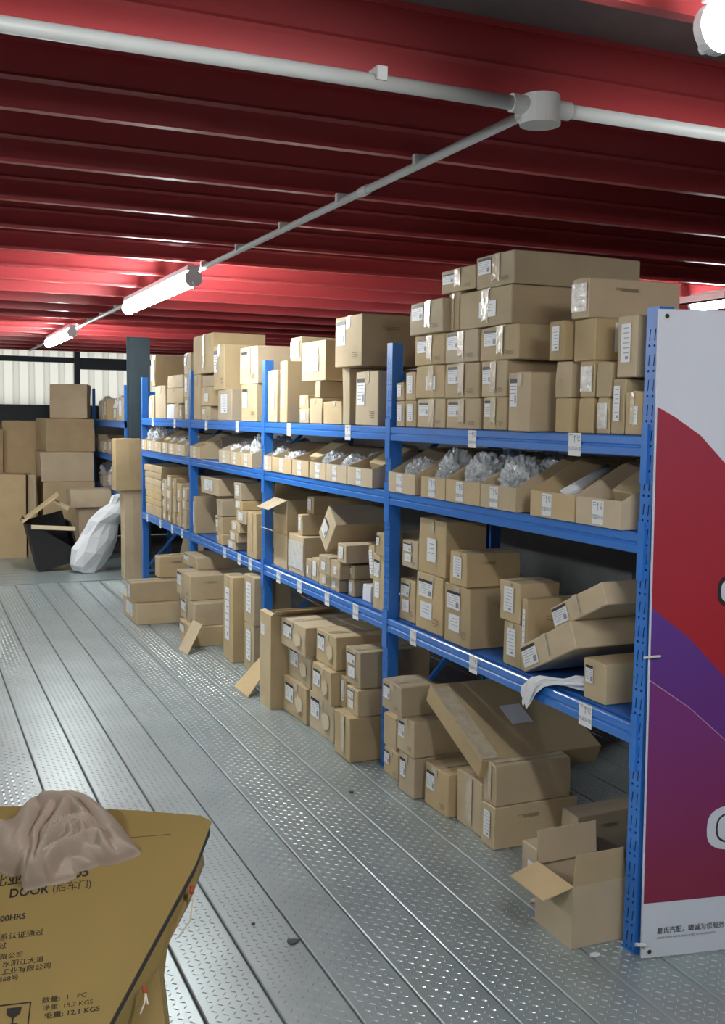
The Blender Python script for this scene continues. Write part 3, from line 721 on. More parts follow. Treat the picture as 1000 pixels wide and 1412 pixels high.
# big open carton on the floor beside the end upright
o = open_carton(1.877, 2.606, 2.815, 0.001, 0.205, 0.20, 401, [('-x', 0.11, 105), ('+y', 0.10, 2), ('-y', 0.10, 0)])
tag(o, 'open floor carton with raised flaps at foot of end upright by banner', 'carton')
link('label', LM['c'], o, (-0.102, 0.055, 0.165), (0, 0, 0), (1, 0.07, 0.05))
m = MB(); m.slab([(-0.1, 0.09, 0.2), (0.13, 0.09, 0.2), (0.13, 0.1, 0.31), (-0.1, 0.1, 0.31)], 0.004); m.build('divider', KRAFT, o)
# loose flap sheets by the third bay
m = MB(); m.slab([(0, 0, 0), (0.02, -0.18, 0), (0.13, -0.16, 0.20), (0.11, 0.02, 0.20)], 0.004)
o = m.build('cardboard_sheet', KRAFT); o.location = (1.72, 7.15, 0.004); tag(o, 'loose cardboard sheet leaning on floor cartons, third bay', 'cardboard sheet')
m = MB(); m.slab([(0, 0, 0), (0.0, -0.28, 0), (0.14, -0.22, 0.15), (0.16, -0.05, 0.19)], 0.004)
o = m.build('cardboard_sheet', KRAFT); o.location = (1.80, 6.05, 0.004); tag(o, 'torn cardboard flap leaning beside tall narrow carton, second bay', 'cardboard sheet')
m = MB(); m.slab([(0, 0, 0), (0.0, -0.75, 0), (0.12, -0.75, 0.52), (0.12, 0, 0.52)], 0.008)
o = m.build('cardboard_sheet', KRAFT); o.location = (2.30, 9.8, 0.002); tag(o, 'wide cardboard sheet leaning inside the end bay at floor level', 'cardboard sheet')
# carton scraps behind the second bay
m = MB(); m.slab([(0, 0, 0), (0.0, -0.5, 0), (0.10, -0.42, 0.35), (0.12, 0, 0.50)], 0.006)
o = m.build('cardboard_sheet', KRAFT); o.location = (2.42, 6.1, 0.002); tag(o, 'cut cardboard sheet leaning in shadow behind floor cartons, second bay', 'cardboard sheet')

# ------------------------------------------------------------------ parts bins on the second shelf
def bin_(yn, yf, seed, hf=0.09, hb=0.19, d=0.46, x=None):
    w = yf-yn; t = 0.004
    o = empty('parts_bin', ((X0-0.012 if x is None else x), (yn+yf)/2, ZB+0.001))
    m = MB(); m.box(0, d, -w/2, w/2, 0, t); m.box(0, t, -w/2, w/2, t, hf); m.box(d-t, d, -w/2, w/2, t, hb)
    for s in (-1, 1):
        y0, y1 = (s*w/2-(t if s > 0 else 0), s*w/2+(t if s < 0 else 0))
        m.prism([(t, t), (d-t, t), (d-t, hb), (d*0.45, hb), (t, hf)], y0, y1, 'y')
    m.build('body', BIN, o)
    l = link('label', stm, o, (-0.0005, w*random.Random(seed).uniform(-0.02, 0.12), hf*0.50), (0, 0, 0), (1, 0.8, hf*0.86/0.085))
    return o
def crumple(name, r, seed, mat_, sub=5, amp=0.42, freq=2.6):
    bm = bmesh.new(); bmesh.ops.create_icosphere(bm, subdivisions=sub, radius=1.0)
    off = Vector((seed*3.17, seed*1.31, seed*2.73))
    for v in bm.verts:
        p = v.co.copy(); n1 = noise.noise(p*freq+off); n2 = noise.noise(p*freq*2.3+off*2)
        n3 = noise.noise(Vector((p.x*13, p.y*5, p.z*13))+off*3)
        k = 1 - amp*abs(n1)*1.6 - amp*0.6*abs(n2) - amp*0.30*abs(n3) + 0.14*noise.noise(p*1.1+off)
        q = p*k; q.z = max(q.z, -0.55)
        v.co = Vector((q.x*r[0], q.y*r[1], (q.z+0.55)*r[2]))
    me = bpy.data.meshes.new(name); bm.to_mesh(me); bm.free(); me.materials.append(mat_); return me
BINS = {'1': [(4.086,4.358),(3.805,4.023),(3.519,3.797),(3.256,3.512),(2.890,3.158),(2.639,2.880)],
        '2': [(6.054,6.205),(5.695,6.040),(5.412,5.682),(5.155,5.394),(4.866,5.144),(4.544,4.851)],
        '3': [(7.747,8.060),(6.955,7.228),(6.700,6.938),(6.447,6.685)],
        '4': [(9.706,9.900),(9.380,9.674),(9.087,9.365),(8.825,9.059),(8.576,8.798),(8.230,8.548)]}
CONT = {('1',1):'f', ('1',2):'F', ('1',3):'F', ('1',4):'F', ('1',5):'r', ('1',6):'b', ('2',1):'f', ('2',2):'f', ('2',3):'b', ('2',4):'f', ('2',5):'f', ('2',6):'b',
        ('3',1):'b', ('3',2):'w', ('3',3):'f', ('3',4):'F', ('4',1):'F', ('4',2):'F', ('4',3):'b', ('4',4):'w', ('4',5):'w', ('4',6):'w'}
for bay, lst in BINS.items():
    lst = sorted(lst)                      # from the banner end
    for n, (yn, yf) in enumerate(lst, 1):
        sd = int(bay)*20+n; nn = len(lst)+1-n
        o = bin_(yn, yf, sd, hb=0.2 if bay == '1' else 0.17)
        tag(o, f"cut-down cardboard parts bin, {ORD[n]} from banner end, bin shelf, {BAYN[bay]}", 'bin', 'cardboard parts bins')
        k = CONT[(bay, nn)]; w = yf-yn; yc = (yn+yf)/2
        if k in 'fF':
            for q in range(2 if k == 'f' else 3):
                rr = random.Random(sd*7+q)
                s = (0.082+rr.uniform(0, 0.02), w*rr.uniform(0.44, 0.48), rr.uniform(0.10, 0.125)*(1.25 if k == 'F' else 0.85))
                b = link('poly_bag', crumple('poly_bag', s, sd*7+q, FILM), None, (X0+0.10+q*0.145, yc+rr.uniform(-0.015, 0.015)*w, ZB+0.012), (0, 0, rr.uniform(0, 3)*0.1))
                tag(b, f"{['front', 'middle', 'rear'][q]} crinkled clear plastic bag in bin {ORD[n]} from banner, {BAYN[bay]}", 'plastic bag', 'clear bags of parts in the bins')
        elif k == 'w':
            b = link('poly_bag', crumple('poly_bag', (0.13, w*0.46, 0.10), sd*7, WBAG), None, (X0+0.15, yc, ZB+0.012))
            tag(b, f"white foam-wrapped bundle in bin {ORD[n]} from banner, {BAYN[bay]}", 'bundle', 'white bundles in the bins')
        elif k == 'b':
            me = body_mesh(0.20, w*0.5, 0.10, sd); b = link('carton', me, None, (X0+0.20, yc-w*0.03, ZB+0.072), (R(4), R(-28), R(6)))
            tag(b, f"small carton tilted inside bin {ORD[n]} from banner, {BAYN[bay]}", 'carton', 'small cartons lying in the bins')
        elif k == 'r':
            m = MB(); m.tube([(0, 0, 0), (0.20, 0.01, 0.09)], 0.022, 14); b = m.build('foam_roll', WBAG, None, smooth=True); b.location = (X0+0.07, yc+0.05, ZB+0.075)
            tag(b, 'white foam-wrapped roll lying in a bin of the banner bay', 'foam roll')
            b = link('carton', body_mesh(0.22, 0.05, 0.05, sd), None, (X0+0.20, yc-0.04, ZB+0.055), (0, R(-20), R(10))); tag(b, 'slim carton lying beside a foam roll, banner bay bin', 'carton')
# tall flaps standing up at the back of some bins
o = link('cardboard_sheet', body_mesh(0.30, 0.006, 0.10, 777, 0, 0), None, (X0+0.30, 7.72, ZB+0.10), (0, R(-12), R(6)))
tag(o, 'raised bin flap of cardboard on the bin shelf, third bay', 'cardboard sheet')

# twisted white bag hanging over the beam, lower shelf of the banner bay
def twisted_bag():
    ctr = [(2.020, 3.135, 0.655, 0.048), (2.022, 3.125, 0.68, 0.056), (2.026, 3.10, 0.712, 0.046), (2.038, 3.06, 0.738, 0.030), (2.055, 3.01, 0.748, 0.018), (2.075, 2.97, 0.752, 0.017), (2.10, 2.925, 0.762, 0.034), (2.12, 2.89, 0.765, 0.036), (2.14, 2.875, 0.76, 0.015)]
    bm = bmesh.new(); seg = 26; rings = []
    for i, (x, y, z, r) in enumerate(ctr):
        ring = []
        for k in range(seg):
            a = 2*math.pi*k/seg; rr = r*(1+0.32*math.sin(5*a+i*0.7)+0.15*math.sin(9*a))
            zz = z+rr*0.55*math.sin(a)
            if x > 2.04: zz = max(zz, ZS+0.004)
            ring.append(bm.verts.new((x+rr*0.35*math.cos(a)*0.6, y+rr*0.8*math.cos(a), zz)))
        rings.append(ring)
    for i in range(len(rings)-1):
        for k in range(seg): bm.faces.new((rings[i][k], rings[i][(k+1) % seg], rings[i+1][(k+1) % seg], rings[i+1][k]))
    bm.faces.new(rings[-1]); bm.faces.new(rings[0][::-1])
    bmesh.ops.recalc_face_normals(bm, faces=bm.faces)
    me = bpy.data.meshes.new('plastic_bag'); bm.to_mesh(me); bm.free(); me.materials.append(WBAG); return me
o = link('plastic_bag', twisted_bag()); tag(o, 'twisted white plastic bag spilling over the beam under tilted cartons', 'plastic bag')

# ------------------------------------------------------------------ printed banner at the rack end
def banner():
    ux = Vector((0.9826, -0.1855, 0)); BW, BH = 1.0, 2.0
    root = empty('banner', (2.045, 2.478, 0.0), (0, 0, math.atan2(ux.y, ux.x)))
    tag(root, 'printed white banner panel with red and purple bands at rack end', 'banner')
    m = MB(); m.prism([(0, 0.004), (BW, 0.004), (BW, BH), (-0.026, 1.988)], -0.004, 0.004, 'y'); m.build('sheet', BANNERWHITE, root)
    y = -0.0046
    def poly(pts, mt, name, yy=y):
        m = MB(); m.quad([(p[0], yy, p[1]) for p in pts]); m.build(name, mt, root, fix=False)
    def left(z): return -0.013*z
    cu = [(left(1.704)+0.003, 1.704), (0.039, 1.675), (0.125, 1.622), (0.214, 1.536), (0.32, 1.40), (0.45, 1.18), (0.60, 0.86), (0.72, 0.52), (0.80, 0.181)]
    cl = [(left(1.104)+0.003, 1.104), (0.118, 1.007), (0.247, 0.878), (0.40, 0.70), (0.55, 0.48), (0.68, 0.181)]
    cp = [(left(0.884)+0.003, 0.884), (0.128, 0.793), (0.257, 0.683), (0.38, 0.56), (0.50, 0.40), (0.58, 0.181)]
    poly(cu+[(0.68, 0.181)]+cl[::-1][1:], B_RED, 'red_band')
    poly(cl+[(0.58, 0.181)]+cp[::-1][1:], B_BLUE, 'indigo_band')
    poly(cp+[(left(0.18)+0.003, 0.18)], B_PURPLE, 'purple_band')
    for a, b in zip(cp[:-1], cp[1:]):
        poly([a, b, (b[0], b[1]-0.003), (a[0], a[1]-0.003)], B_LINE, 'pale_line', y-0.0004)
    for (cx_, cz_, rx, rz, mt) in ((0.285, 1.150, 0.08, 0.055, INK), (0.285, 1.150, 0.068, 0.042, BANNERWHITE), (0.285, 1.150, 0.052, 0.026, INK), (0.31, 0.403, 0.105, 0.072, BANNERWHITE), (0.318, 0.403, 0.082, 0.052, INK), (0.318, 0.403, 0.076, 0.046, BANNERWHITE)):
        y -= 0.0003
        poly([(cx_+rx*math.copysign(abs(math.cos(a))**0.7, math.cos(a)), cz_+rz*math.copysign(abs(math.sin(a))**0.7, math.sin(a))) for a in [2*math.pi*i/28 for i in range(28)]], mt, 'emblem', y)
    y = -0.0046

    for (px, pz) in ((0.0, 1.968), (0.026, 0.024), (0.97, 1.968), (0.97, 0.024)):
        m = MB(); m.tube([(px, -0.0062, pz), (px, -0.004, pz)], 0.011, 16); g = m.build('eyelet', PIPE, root)
        m = MB(); m.tube([(px, -0.0066, pz), (px, -0.0062, pz)], 0.007, 14); m.build('hole', INK, g)
    m = MB(); m.tube([(-0.035, -0.012, 0.955), (0.0, -0.012, 0.957), (0.02, -0.01, 0.957)], 0.004, 8); m.build('cable_tie', PIPE, root)
    m = MB(); m.tube([(-0.025, -0.01, 0.055), (0.01, -0.01, 0.05)], 0.006, 8); m.build('cable_tie', PIPE, root)
    me = text_mesh('星氏汽配，竭诚为您服务', 0.0222, INK, bold=0.00015); link('lettering', me, root, (0.049, y-0.0008, 0.080), (R(90), 0, 0), (0.955, 1, 1))
    me = text_mesh("XING'S AUTO PARTS, DEDICATED TO SERVING YOU", 0.0086, GREYINK, bold=0.0002); link('lettering', me, root, (0.049, y-0.0008, 0.062), (R(90), 0, 0))
BANNERWHITE = mat('banner_white', (0.60, 0.64, 0.72), 0.45)
def grad(name, c0, c1, z0, z1):
    m = mat(name, c0, 0.42); nt = m.node_tree; N = nt.nodes; L = nt.links
    tc = N.new('ShaderNodeTexCoord'); sp = N.new('ShaderNodeSeparateXYZ'); L.new(tc.outputs['Object'], sp.inputs[0])
    mr = N.new('ShaderNodeMapRange'); mr.inputs['From Min'].default_value = z0; mr.inputs['From Max'].default_value = z1; L.new(sp.outputs['Z'], mr.inputs['Value'])
    mx = N.new('ShaderNodeMix'); mx.data_type = 'RGBA'; mx.inputs['A'].default_value = (*c0, 1); mx.inputs['B'].default_value = (*c1, 1)
    L.new(mr.outputs[0], mx.inputs['Factor']); L.new(mx.outputs['Result'], N['Principled BSDF'].inputs['Base Color']); return m
B_RED = grad('banner_red', (0.36, 0.02, 0.03), (0.30, 0.035, 0.06), 1.0, 1.6)
B_BLUE = grad('banner_indigo', (0.12, 0.03, 0.20), (0.10, 0.045, 0.27), 0.8, 1.15)
B_PURPLE = grad('banner_purple', (0.22, 0.02, 0.06), (0.17, 0.03, 0.17), 0.25, 0.75)
B_LINE = mat('banner_line', (0.45, 0.30, 0.42), 0.5)
banner()

# ------------------------------------------------------------------ yellow carton with cloth in the foreground
PA = Vector((0.712, 2.595, 0.599)); nN = Vector((-0.2122, -0.4857, 0.8480)); ex = Vector((0.9163, -0.4005, 0.0)); ey = Vector((0.3396, 0.7771, 0.5299))
FG = Matrix((ex, ey, nN)).transposed().to_4x4(); FG.translation = PA
def fg_obj(name, loc=None):
    o = bpy.data.objects.new(name, None); C.objects.link(o); o.matrix_world = FG; return o
yc = fg_obj('door_carton'); tag(yc, 'big glossy yellow car door carton with black Chinese print, tilted', 'carton')
face = [(0.0, -0.005), (-0.03, 0.012), (-0.2, 0.026), (-0.45, 0.034), (-0.95, 0.03), (-1.0, -1.0), (-0.30, -1.02), (-0.162, -0.544), (-0.024, -0.132)]
m = MB(); k = len(face)
top = [(x, y, 0.0) for x, y in face]; bot = [(x, y, -0.006) for x, y in face]
m.slab(top[::-1], 0.006); m.build('lid', YELLOW, yc)
# body below the lid
def inset(x, y, s): return (x-0.012 if x > -0.4 else x+0.0, y)
m = MB(); P = [(-0.03, -0.02), (-0.2, 0.008), (-0.45, 0.016), (-0.93, 0.01), (-0.97, -0.97), (-0.33, -1.0), (-0.19, -0.545), (-0.055, -0.14)]
n = len(m.v); kk = len(P)
for z in (-0.030, -0.17):
    for x, y in P: m.v.append((x, y, z))
for i in range(kk): m.f.append((i, (i+1) % kk, kk+(i+1) % kk, kk+i)); m.mi.append(0)
m.f.append(tuple(range(kk))); m.f.append(tuple(range(2*kk-1, kk-1, -1))); m.mi += [0, 0]
m.build('body', YELLOW, yc)
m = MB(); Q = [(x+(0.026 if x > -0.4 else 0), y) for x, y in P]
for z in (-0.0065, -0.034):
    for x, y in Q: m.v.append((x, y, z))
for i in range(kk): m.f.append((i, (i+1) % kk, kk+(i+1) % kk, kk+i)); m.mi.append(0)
m.build('edge_strip', EDGE_GREY, yc)  # plain dark grey band closing the gap between lid and body
# torn flap hanging from the side
fl = [(-0.03, -0.02, -0.04), (-0.02, -0.10, -0.05), (-0.028, -0.17, -0.06), (-0.06, -0.18, -0.07), (-0.062, -0.25, -0.085), (-0.08, -0.29, -0.10), (-0.078, -0.37, -0.11), (-0.07, -0.40, -0.125), (-0.052, -0.47, -0.14), (-0.045, -0.52, -0.15), (-0.03, -0.60, -0.16), (-0.2, -0.66, -0.16), (-0.20, -0.56, -0.05), (-0.06, -0.14, -0.035)]
m = MB(); n = len(fl); c = Vector((-0.09, -0.36, -0.08)); m.v = [tuple(p) for p in fl]+[tuple(c)]
for i in range(n): m.f.append((i, (i+1) % n, n)); m.mi.append(0)
fo = m.build('torn_flap', YELLOW, yc); s = fo.modifiers.new('thick', 'SOLIDIFY'); s.thickness = 0.004
for pts, mt, r in (([(-0.03,-0.19,-0.03),(-0.022,-0.2,-0.03),(-0.025,-0.26,-0.05),(-0.05,-0.30,-0.06)], TWINE, 0.0022), ([(-0.03,-0.18,-0.028),(-0.028,-0.2,-0.028)], REDTWINE, 0.005), ([(-0.105,-0.44,-0.03),(-0.10,-0.455,-0.032)], REDTWINE, 0.005), ([(-0.10,-0.452,-0.032),(-0.098,-0.475,-0.036),(-0.104,-0.50,-0.04)], TWINE, 0.002), ([(-0.10,-0.452,-0.032),(-0.09,-0.48,-0.036)], TWINE, 0.002)):
    m = MB(); m.tube(pts, r, 8); m.build('twine', mt, yc)
m = MB(); m.tube([(-0.22, -0.062, 0.0012), (-0.10, -0.047, 0.0012)], 0.0008, 6); m.build('scratch', BROWNINK, yc)
def ink(s, x, y, size, bold=0.0004, sx=1.0, rot=9.6):
    me = text_mesh(s, size, INK, bold=bold); link('lettering', me, yc, (x, y, 0.0008), (0, 0, R(rot)), (sx, 1, 1))
ink('比亚迪', -0.520, -0.207, 0.036, 0.0004); ink('05', -0.322, -0.178, 0.036, 0.0012)
ink('DOOR', -0.470, -0.237, 0.034, 0.0008, 0.92); ink('(后车门)', -0.368, -0.219, 0.0265, 0.0001)
ink('600HRS', -0.484, -0.303, 0.0215, 0.0005, 1.0)
ink('系认证通过', -0.462, -0.349, 0.0185, 0.0001, 1.12); ink('过', -0.458, -0.370, 0.0175, 0.0001, 1.1)
ink('限公司', -0.447, -0.397, 0.0155, 0.0001, 1.15); ink('水阳江大道', -0.436, -0.415, 0.0165, 0.0001, 1.15); ink('工业有限公司', -0.434, -0.434, 0.0165, 0.0001, 1.15); ink('368号', -0.434, -0.452, 0.0165, 0.0001, 1.1)
ink('数量:  1   PC', -0.323, -0.499, 0.0155, 0.0001, 1.22); ink('净重: 15.7 KGS', -0.317, -0.5165, 0.0145, 0.0, 1.22); ink('毛重: 12.1 KGS', -0.309, -0.5345, 0.0155, 0.00025, 1.25)
# fragile sign: rounded frame and glass
def fragile():
    m = MB(); x0, x1, y0, y1, b = -0.415, -0.342, -0.562, -0.500, 0.003
    m.box(x0, x1, y1-b, y1, 0.0004, 0.001); m.box(x0, x1, y0, y0+b, 0.0004, 0.001); m.box(x1-b, x1, y0, y1, 0.0004, 0.001); m.box(x0, x0+b, y0, y1, 0.0004, 0.001)
    cx = (x0+x1)/2
    m.slab([(cx-0.017, -0.510, 0.001), (cx+0.017, -0.510, 0.001), (cx+0.014, -0.526, 0.001), (cx+0.004, -0.533, 0.001), (cx-0.004, -0.533, 0.001), (cx-0.014, -0.526, 0.001)], 0.0006)
    m.box(cx-0.002, cx+0.002, -0.546, -0.533, 0.0004, 0.001); m.box(cx-0.012, cx+0.012, -0.549, -0.546, 0.0004, 0.001)
    o = m.build('fragile_mark', INK, yc); o.rotation_euler = (0, 0, 0)
    return o
fo = fragile(); fo.matrix_local = Matrix.Translation((-0.378, -0.53, 0)) @ Matrix.Rotation(R(8), 4, 'Z') @ Matrix.Translation((0.378, 0.53, 0))
# carton under it that props it up
o = link('carton', body_mesh(0.34, 0.22, 0.30, 555), None, (0.20, 2.93, 0.001), (0, 0, -YAW)); tag(o, 'low carton propping up the yellow door carton from beneath', 'carton')

FOLDS = [  # ridge line in the carton's plane, half width, crest height
    ([(-0.455, -0.195), (-0.467, -0.088), (-0.458, -0.01), (-0.423, 0.02)], 0.034, 0.070),
    ([(-0.417, -0.188), (-0.425, -0.115), (-0.412, -0.052), (-0.402, 0.006)], 0.022, 0.070),
    ([(-0.408, -0.181), (-0.356, -0.134), (-0.32, -0.113), (-0.323, -0.065), (-0.338, -0.036)], 0.020, 0.070),
    ([(-0.398, -0.168), (-0.388, -0.094), (-0.349, -0.058), (-0.302, -0.057)], 0.022, 0.080),
    ([(-0.398, -0.002), (-0.349, 0.021), (-0.301, -0.007), (-0.263, -0.043)], 0.026, 0.080),
    ([(-0.324, -0.106), (-0.274, -0.091), (-0.223, -0.138)], 0.020, 0.060),
    ([(-0.399, -0.147), (-0.31, -0.126), (-0.222, -0.128)], 0.022, 0.040),
    ([(-0.317, -0.043), (-0.272, -0.056), (-0.218, -0.09), (-0.163, -0.134)], 0.022, 0.040),
    ([(-0.442, -0.174), (-0.393, -0.16), (-0.326, -0.149), (-0.261, -0.152)], 0.018, 0.020),
    ([(-0.427, -0.214), (-0.374, -0.194), (-0.316, -0.183)], 0.018, 0.012),
    ([(-0.53, -0.061), (-0.493, -0.109), (-0.468, -0.175)], 0.024, 0.060),
    ([(-0.536, -0.143), (-0.469, -0.175)], 0.024, 0.030),
    ([(-0.422, 0.005), (-0.357, -0.016), (-0.315, -0.044)], 0.018, 0.090),
    ([(-0.379, -0.023), (-0.373, -0.073), (-0.389, -0.128)], 0.018, 0.090),
    ([(-0.281, -0.042), (-0.231, -0.083), (-0.184, -0.144)], 0.018, 0.040),
    ([(-0.347, -0.072), (-0.344, -0.113), (-0.379, -0.181)], 0.016, 0.070),
]
def cloth():
    """a crumpled garment: overlapping rolled folds with sharp valleys, thinning to an uneven hem"""
    hem = [(-0.165,-0.108), (-0.193,-0.125), (-0.236,-0.143), (-0.266,-0.144), (-0.318,-0.162), (-0.317,-0.18), (-0.386,-0.203), (-0.437,-0.218), (-0.456,-0.172), (-0.473,-0.18), (-0.512,-0.165), (-0.57,-0.149),
           (-0.60,-0.09), (-0.572,-0.035), (-0.525,-0.005), (-0.479,0.030), (-0.43,0.045), (-0.37,0.045), (-0.31,0.03), (-0.26,0.0), (-0.22,-0.045), (-0.188,-0.08)]
    cx, cy = -0.375, -0.075
    A = sorted((math.atan2(y-cy, x-cx), math.hypot(x-cx, y-cy)) for x, y in hem)
    an = np.array([A[-1][0]-2*math.pi]+[a for a, r in A]+[A[0][0]+2*math.pi]); ra = np.array([A[-1][1]]+[r for a, r in A]+[A[0][1]])
    NA, NR = 260, 110
    th = np.linspace(-math.pi, math.pi, NA, endpoint=False); rad = np.interp(th, an, ra)
    T, TH = np.meshgrid(np.linspace(0, 1, NR+1), th, indexing='ij'); Rr = T*rad[None, :]
    X = cx+Rr*np.cos(TH); Y = cy+Rr*np.sin(TH)
    wob = 0.006*np.sin(41*X+23*Y+1.0)+0.004*np.sin(67*Y-29*X+2.0); Xw = X+wob; Yw = Y+0.006*np.sin(37*X-31*Y)
    base = 0.052*(1-T**2.2)+0.004*np.sin(60*X+45*Y)*(1-T)
    acc = np.exp(base/0.0022)
    for pts, w, top in FOLDS:
        n = len(pts); P = []
        for k in range(n-1):                      # smooth the ridge line a little
            for t in np.linspace(0, 1, 8, endpoint=False):
                p0 = pts[max(k-1, 0)]; p1 = pts[k]; p2 = pts[k+1]; p3 = pts[min(k+2, n-1)]
                c = [0.5*(2*p1[d]+(p2[d]-p0[d])*t+(2*p0[d]-5*p1[d]+4*p2[d]-p3[d])*t*t+(3*p1[d]-p0[d]-3*p2[d]+p3[d])*t**3) for d in (0, 1)]
                P.append(c)
        P.append(pts[-1]); P = np.array(P); best = np.full(X.shape, 9.0); hh = np.zeros(X.shape)
        for k in range(len(P)-1):
            a, b = P[k], P[k+1]; ab = b-a; tt = np.clip(((Xw-a[0])*ab[0]+(Yw-a[1])*ab[1])/(ab@ab+1e-12), 0, 1)
            d = np.hypot(Xw-a[0]-tt*ab[0], Yw-a[1]-tt*ab[1]); m_ = d < best; best[m_] = d[m_]
        f = top+0.014-0.034*(best/w)**1.6
        acc += np.exp(np.maximum(f, -0.05)/0.0022)
    H = 0.0022*np.log(acc)
    H += 0.0016*np.sin(210*X+150*Y+40*wob/0.01)*(1-T)
    H = np.maximum(H*(1-T**9), 0)*np.minimum(1, (1-T)*14+0.12)+0.004*(1-T**20)+0.0015
    v = np.stack([X, Y, H], -1).reshape(-1, 3).tolist(); f = []
    for j in range(NR):
        for i in range(NA):
            i2 = (i+1) % NA; f.append((j*NA+i, j*NA+i2, (j+1)*NA+i2, (j+1)*NA+i))
    me = bpy.data.meshes.new('cloth'); me.from_pydata(v, [], f)
    bm = bmesh.new(); bm.from_mesh(me); bmesh.ops.remove_doubles(bm, verts=bm.verts, dist=1e-6); bmesh.ops.recalc_face_normals(bm, faces=bm.faces); bm.to_mesh(me); bm.free()
    me.polygons.foreach_set('use_smooth', [True]*len(me.polygons)); me.materials.append(CLOTH)
    o = bpy.data.objects.new('crumpled_cloth', me); C.objects.link(o); o.matrix_world = FG
    tag(o, 'crumpled taupe garment heaped on the yellow door carton', 'cloth')
cloth()

# ------------------------------------------------------------------ litter on the planks
for k, (x, y, r, mt, lab) in enumerate(((1.081, 2.982, 0.022, STEEL, 'dark oily scrap on the floor planks near the yellow carton'), (1.002, 3.137, 0.008, INK, 'tiny black crumb on the floor planks'), (1.924, 2.549, 0.018, WBAG, 'white torn scrap on the floor by the end upright'), (1.769, 4.125, 0.012, STEEL, 'small dark scrap on the planks before the second upright'), (1.95, 2.93, 0.02, TWINE, 'curled pale shaving on the floor by the open carton'))):
    m = MB(); rr = random.Random(k); pts = [(r*rr.uniform(0.6, 1.2)*math.cos(a), r*rr.uniform(0.4, 0.9)*math.sin(a), 0.0045+0.002*rr.random()) for a in [2*math.pi*i/9 for i in range(9)]]
    n = len(pts); m.v = pts+[(0, 0, 0.006)]+[(p[0], p[1], 0.0018) for p in pts]
    for i in range(n):
        m.f += [(i, (i+1) % n, n), (n+1+i, n+1+(i+1) % n, (i+1) % n, i)]; m.mi += [0, 0]
    o = m.build('scrap', mt); o.location = (x, y, 0); tag(o, lab, 'litter')

# ------------------------------------------------------------------ end of the aisle
def big(x0, x1, y, z0, z1, d, label, seed, rotz=0, tilt=0):
    o = link('carton', body_mesh(x1-x0, d, z1-z0, seed, 0.012, 0.012), None, ((x0+x1)/2, y+d/2, z0), (R(tilt), 0, R(rotz)))
    tag(o, label, 'carton', 'big cartons at the end of the aisle'); return o
o = big(0.62, 1.213, 12.3, 0.001, 0.957, 0.45, 'big brown carton on floor by the corrugated wall', 901)
tape_strip(0.593, 0.45, 0.956, 1, 'top').build('tape', TAPE, o)
big(1.235, 1.330, 12.35, 0.001, 0.945, 0.4, 'thin tall carton standing against big brown carton', 902)
big(1.04, 1.424, 12.95, 0.001, 1.553, 0.3, 'tall orange-brown carton standing behind big brown carton', 903)
big(0.70, 1.02, 12.9, 0.001, 1.46, 0.3, 'carton at back left of the tall orange-brown carton', 904)
big(1.410, 1.984, 12.4, 0.001, 0.860, 0.5, 'large carton at base of the bulging stack by end rack', 905)
big(1.395, 1.990, 12.4, 0.861, 1.204, 0.5, 'large carton second in the bulging stack by end rack', 906)
big(1.424, 1.985, 12.42, 1.205, 1.590, 0.5, 'skewed large carton third in the bulging stack by end rack', 907, 6)
big(1.557, 1.975, 12.45, 1.592, 1.985, 0.42, 'leaning carton on top of the bulging stack by end rack', 908, -14)
big(1.612, 2.05, 11.62, 0.622, 0.821, 0.3, 'low carton lying behind the white bag at aisle end', 909)
big(1.70, 1.98, 11.66, 0.001, 0.620, 0.25, 'dark carton under a low carton at aisle end', 910)
big(1.949, 2.130, 10.35, 0.007, 0.895, 0.18, 'tall narrow carton standing before the steel column', 911)
big(1.866, 2.124, 10.33, 0.897, 1.410, 0.20, 'carton stacked on tall narrow carton before steel column', 912)
# black tub with folded cardboard in it
m = MB(); t = 0.02; P0 = [(0, 0), (0.46, 0), (0.46, 0.34), (0, 0.34)]
root = empty('black_tub', (1.20, 11.15, 0.01), (0, R(-14), 0)); tag(root, 'open black plastic tub tipped over with cardboard at aisle end', 'tub')
m.box(0, 0.44, 0, 0.36, 0.0, t); m.box(0, t, 0, 0.36, t, 0.52); m.box(0.44-t, 0.44, 0, 0.36, t, 0.42); m.box(t, 0.44-t, 0.36-t, 0.36, t, 0.52)
m.prism([(t, t), (0.42, t), (0.42, 0.12), (0.12, 0.45), (t, 0.52)], 0.0, t, 'y')
root.location = (1.22, 11.15, 0.005); m.build('body', PLASTIC_BLACK, root)
m = MB(); m.slab([(-0.01, -0.01, 0.52), (-0.01, 0.37, 0.52), (0.02, 0.37, 0.56), (0.02, -0.01, 0.56)], 0.01); m.build('rim', PLASTIC_BLACK, root)
for k, P in enumerate(([(1.06, 11.1, 0.52), (1.09, 11.5, 0.52), (1.46, 11.5, 0.80), (1.43, 11.1, 0.80)], [(1.36, 11.05, 0.74), (1.40, 11.3, 0.74), (1.55, 11.3, 0.66), (1.50, 11.05, 0.64)], [(1.14, 11.08, 0.46), (1.14, 11.10, 0.50), (1.58, 11.10, 0.47), (1.58, 11.08, 0.43)])):
    m = MB(); m.slab(P, 0.012); o = m.build('cardboard_sheet', KRAFT); tag(o, ['bent cardboard sheet resting on rim of the black tub', 'small torn cardboard strip on top of the black tub', 'long cardboard strip lying across the black tub'][k], 'cardboard sheet')
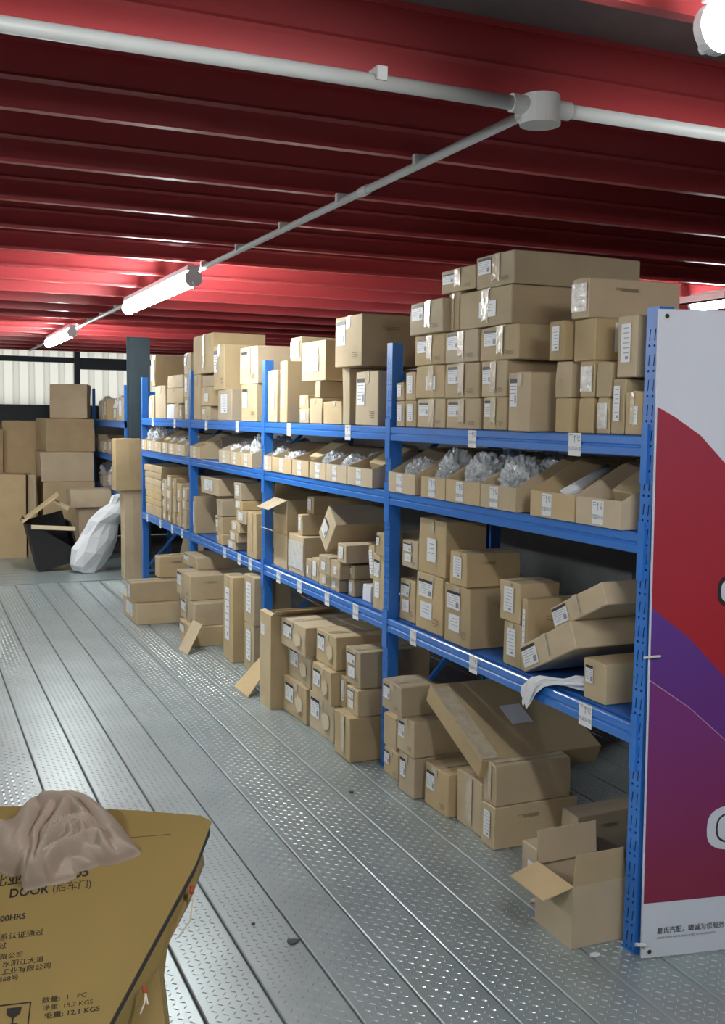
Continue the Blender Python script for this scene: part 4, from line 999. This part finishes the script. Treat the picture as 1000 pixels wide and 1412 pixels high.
# white sack leaning
def sack():
    prof = [(1.74, 0.0, 0.12), (1.75, 0.06, 0.17), (1.78, 0.22, 0.215), (1.83, 0.38, 0.20), (1.91, 0.52, 0.15), (2.00, 0.63, 0.13), (2.06, 0.70, 0.10), (2.09, 0.78, 0.09), (2.10, 0.81, 0.05)]
    bm = bmesh.new(); seg = 13; rings = []
    for i, (x, z, r) in enumerate(prof):
        ring = []
        for k in range(seg):
            a = 2*math.pi*k/seg; n_ = noise.noise(Vector((math.cos(a)*1.4, math.sin(a)*1.4, i*0.55))); rr = r*(1+0.55*n_+0.14*math.sin(3*a+i*0.5))
            ring.append(bm.verts.new((x+rr*math.cos(a)*0.95-0.06, 10.98+rr*math.sin(a)*0.55, max(0.006, z+0.10*rr*math.cos(a)*-2.0))))
        rings.append(ring)
    for i in range(len(rings)-1):
        for k in range(seg): bm.faces.new((rings[i][k], rings[i][(k+1) % seg], rings[i+1][(k+1) % seg], rings[i+1][k]))
    bm.faces.new(rings[0][::-1]); bm.faces.new(rings[-1])
    me = bpy.data.meshes.new('sack'); bm.to_mesh(me); bm.free(); me.materials.append(WBAG); return me
o = link('sack', sack()); tag(o, 'white plastic sack leaning beside the black tub at aisle end', 'sack')
# small rack beyond the column
fr = empty('small_rack', (2.08, 10.98, 0)); tag(fr, 'smaller blue rack beyond the steel column with small packages', 'rack')
for (x, y) in ((0, 0), (0, 2.05), (0.45, 0), (0.45, 2.05)):
    m = MB(); m.box(x, x+0.035, y, y+0.035, 0, 1.95); m.build('post', BLUE, fr)
FZ = [0.80, 1.20, 1.575]
for z in FZ:
    m = MB(); m.box(-0.003, 0.49, 0.0, 2.085, z-0.07, z-0.03); m.box(0.0, 0.485, 0.0, 2.085, z-0.03, z); m.build('shelf', BLUE, fr)
for k, z in enumerate(FZ):
    for i in range(6):
        rr = random.Random(k*10+i); y = 11.1+i*0.31; h = rr.uniform(0.12, 0.26) if k == 2 else rr.uniform(0.12, 0.2)
        if (k, i) in ((2, 5), (0, 5), (0, 3), (2, 2)):
            o = link('poly_bag', crumple('poly_bag', (0.12, 0.15, 0.19), k*10+i, WBAG), None, (2.22, y+0.13, z+0.005)); tag(o, f"white crumpled package, {ORD[i+1]} along {['lowest','middle','top'][k]} shelf of small rack", 'package', 'packages on the small rack')
        else:
            o = carton(2.085, y, y+0.26, z+0.001, z+h, 0.3, 'T', 950+k*10+i); tag(o, f"small labelled carton, {ORD[i+1]} along {['lowest','middle','top'][k]} shelf of small rack", 'carton', 'packages on the small rack')
